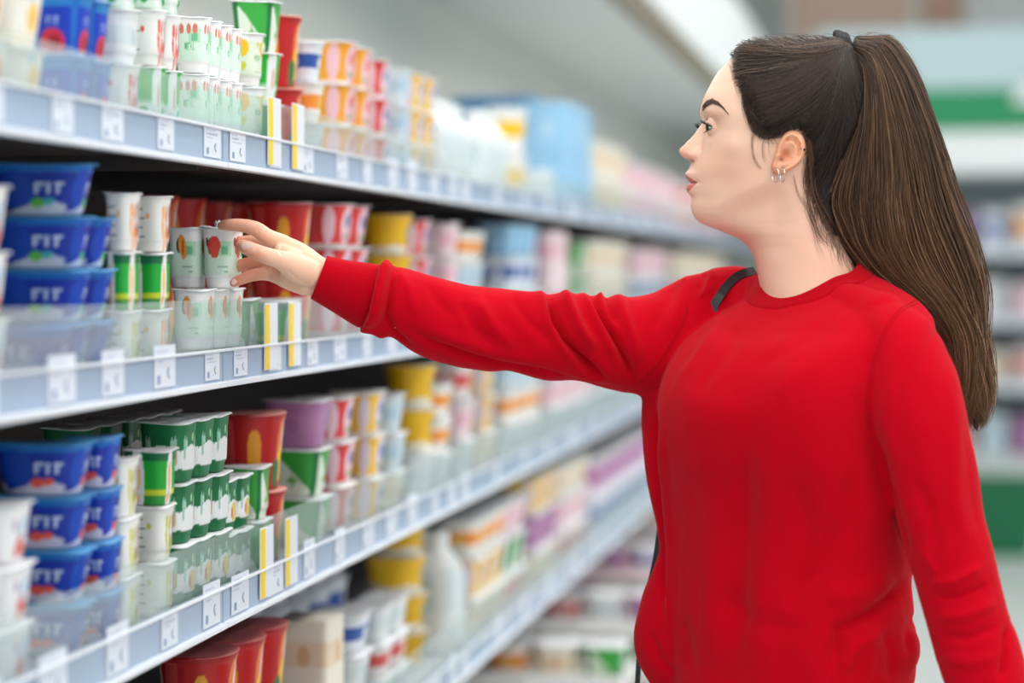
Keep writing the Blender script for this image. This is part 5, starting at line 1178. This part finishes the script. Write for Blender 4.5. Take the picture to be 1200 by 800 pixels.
def hoop(cx, cy, lat, R, r, rot, m=silver, name='hoop_earring', parent=None):
    pts = []
    for a in np.linspace(0, 2*math.pi, 33): pts.append(Vector(h3(cx+R*math.sin(a)*math.cos(rot), cy-R*math.cos(a)*1.12, lat+R*math.sin(a)*math.sin(rot))))
    mb = MB().tube(pts, r/1000, 8); o = own(name, np.array(mb.v), [f for f in mb.f if len(f) == 4], m); o['label'] = 'silver hoop earring'; return o
hoop(908.7, 205, 77, 7.6, .7, 1.0); hoop(917, 204.5, 79, 7.8, .7, 1.2)
bead = mat('dark_metal_bead', (34, 26, 30), .25, metal=.7, noise=.05)
for (x, y, r) in ((937.8, 166.5, .9), (938.6, 169, .9), (939.4, 171.5, 1.0), (939.6, 174.3, 1.5), (942.6, 175.4, 1.6)):
    V = []; n = 12
    for i in range(9):
        for j in range(n): a, b = math.pi*i/8, 2*math.pi*j/n; V.append((x+r*math.sin(a)*math.cos(b), y+r*math.cos(a), 70.5-.06*(x-905)+13.6+r*math.sin(a)*math.sin(b)))
    V = np.array(V); own('ear_stud', h3(V[:, 0], V[:, 1], V[:, 2]), grid_faces(9, n), bead)
# legs and shoes stand on the floor below the frame
denim = mat('blue_denim', (52, 66, 92), .8, noise=.12, nscale=200)
def W3(u, d, z):     # u, d metres in the camera's frame
    return np.array([u*CA-d*SA, u*SA+d*CA, z])
cu, cdp = (920-600)/F*2.42, 2.41
def loft_w(rows, n=36):
    V = []
    for (u, d, z, a, b) in rows:
        for k in range(n): t = 2*math.pi*k/n; V.append(W3(u+Wd[0]*a*math.cos(t)+Nd[0]*b*math.sin(t), d+Wd[1]*a*math.cos(t)+Nd[1]*b*math.sin(t), z))
    return np.array(V), [tuple(q) for q in grid_faces(len(rows), n)]+[tuple(range(n))[::-1], tuple((len(rows)-1)*n+k for k in range(n))]
mb = MB(); v, f = loft_w([(cu, cdp, .90, .140, .095), (cu, cdp, .84, .158, .108), (cu, cdp, .78, .165, .115), (cu, cdp, .74, .150, .10)]); mb.add(v, f)
for s in (-1, 1):
    ou, od = cu+Wd[0]*.085*s, cdp+Wd[1]*.085*s
    v, f = loft_w([(ou, od, .80, .085, .100), (ou, od, .70, .084, .092), (ou, od, .58, .070, .076), (ou, od, .47, .056, .062), (ou, od, .40, .053, .060), (ou, od, .30, .054, .056), (ou, od, .16, .044, .048), (ou, od, .085, .046, .050)]); mb.add(v, f)
me = bpy.data.meshes.new('j'); me.from_pydata(mb.v, [], mb.f); me.update(); v, f = remeshed('j', me, .006, 6); own('jeans', v, f, denim)
shoe = mat('white_sneaker', (232, 230, 226), .5, noise=.04)
for s in (-1, 1):
    ou, od = cu+Wd[0]*.085*s, cdp+Wd[1]*.085*s; rows = []
    for i, (q, w, h) in enumerate([(-.075, .022, .055), (-.06, .034, .085), (-.02, .038, .10), (.03, .040, .085), (.08, .046, .062), (.13, .047, .052), (.165, .038, .042), (.185, .018, .03)]):
        for k in range(20):
            t = 2*math.pi*k/20; a = w*math.cos(t); z = max(.0, h/2+h/2*math.sin(t)*(1 if math.sin(t) > 0 else 1.3)); rows.append(W3(ou+Nd[0]*q+Wd[0]*a, od+Nd[1]*q+Wd[1]*a, z))
    own('shoe', np.array(rows), [tuple(x) for x in grid_faces(8, 20)]+[tuple(range(20))[::-1], tuple(140+k for k in range(20))], shoe)
# shoulder bag on the far hip, its strap over the right shoulder
leather = mat('black_leather', (26, 28, 34), .4, noise=.1, bump=.3)
bagc = P(722, 905, 2.64)
bag = empty('shoulder_bag', bagc, 0, 'small black leather bag hanging from a thin strap over her far shoulder', 'bag')
B = MB().box(-.05, .05, -.11, .11, -.09, .07); B.build('pouch', leather, bag, bevel=.012)
B = MB().box(.0505, .056, -.105, .105, -.03, .070); B.build('flap', leather, bag, bevel=.002)
def strap(pts, w, th, name):
    pts = [np.array(p) for p in pts]; n = len(pts); T = np.arange(n); tt = np.linspace(0, n-1, (n-1)*8+1); pp = np.stack([cub(tt, T, [p[i] for p in pts]) for i in range(3)], -1); V = []
    for i in range(len(pp)):
        t = pp[min(i+1, len(pp)-1)]-pp[max(i-1, 0)]; t /= np.linalg.norm(t); nrm = np.array([SA*.85-.3*CA, -CA*.85-.3*SA, .25]); nrm -= t*(nrm@t); nrm /= np.linalg.norm(nrm); sd = np.cross(t, nrm)
        V += [pp[i]+sd*w+nrm*th, pp[i]+sd*w-nrm*th, pp[i]-sd*w-nrm*th, pp[i]-sd*w+nrm*th]
    V = np.array(V)-np.array(bagc); me = mesh_np(name, V, [tuple(q) for q in grid_faces(len(pp), 4)]+[(0, 1, 2, 3), tuple(len(V)-4+k for k in range(4))], False); me.materials.append(leather); o = bpy.data.objects.new(name, me); C.objects.link(o); o.parent = bag
front = []
for px, py in ((884, 320), (874, 322), (862, 328), (852, 337), (843, 349), (836, 362), (829, 376)):
    h = on_cloth(px, py, -.012 if px < 832 else (-.001 if px < 838 else .003)); front.append(np.array(h) if h is not None else np.array(P(px, py, 2.44)))
strap(front, .0055, .0011, 'strap')
strap([P(829, 376, 2.47), P(815, 420, 2.50), P(790, 520, 2.53), P(776, 600, 2.525), P(768, 655, 2.52), P(758, 700, 2.535), P(750, 755, 2.54), P(747, 800, 2.535), P(748, 850, 2.58)], .0032, .001, 'strap')
# ---------------------------------------------------------------- camera
cd = bpy.data.cameras.new('camera'); cam = bpy.data.objects.new('camera', cd); C.objects.link(cam)
cam.location = (0, 0, CAMZ); cam.rotation_euler = (math.radians(90), 0, YAW)
cd.sensor_width = 36; cd.lens = F/1200*36; cd.shift_y = -80/1200; cd.clip_start = .05; cd.clip_end = 60
cd.dof.use_dof = True; cd.dof.focus_distance = 2.42; cd.dof.aperture_fstop = 1.75; cd.dof.aperture_blades = 0
SC.camera = cam
SC.view_settings.view_transform = 'Standard'; SC.view_settings.look = 'None'; SC.view_settings.exposure = 0; SC.view_settings.gamma = 1; SC.view_settings.use_curve_mapping = False
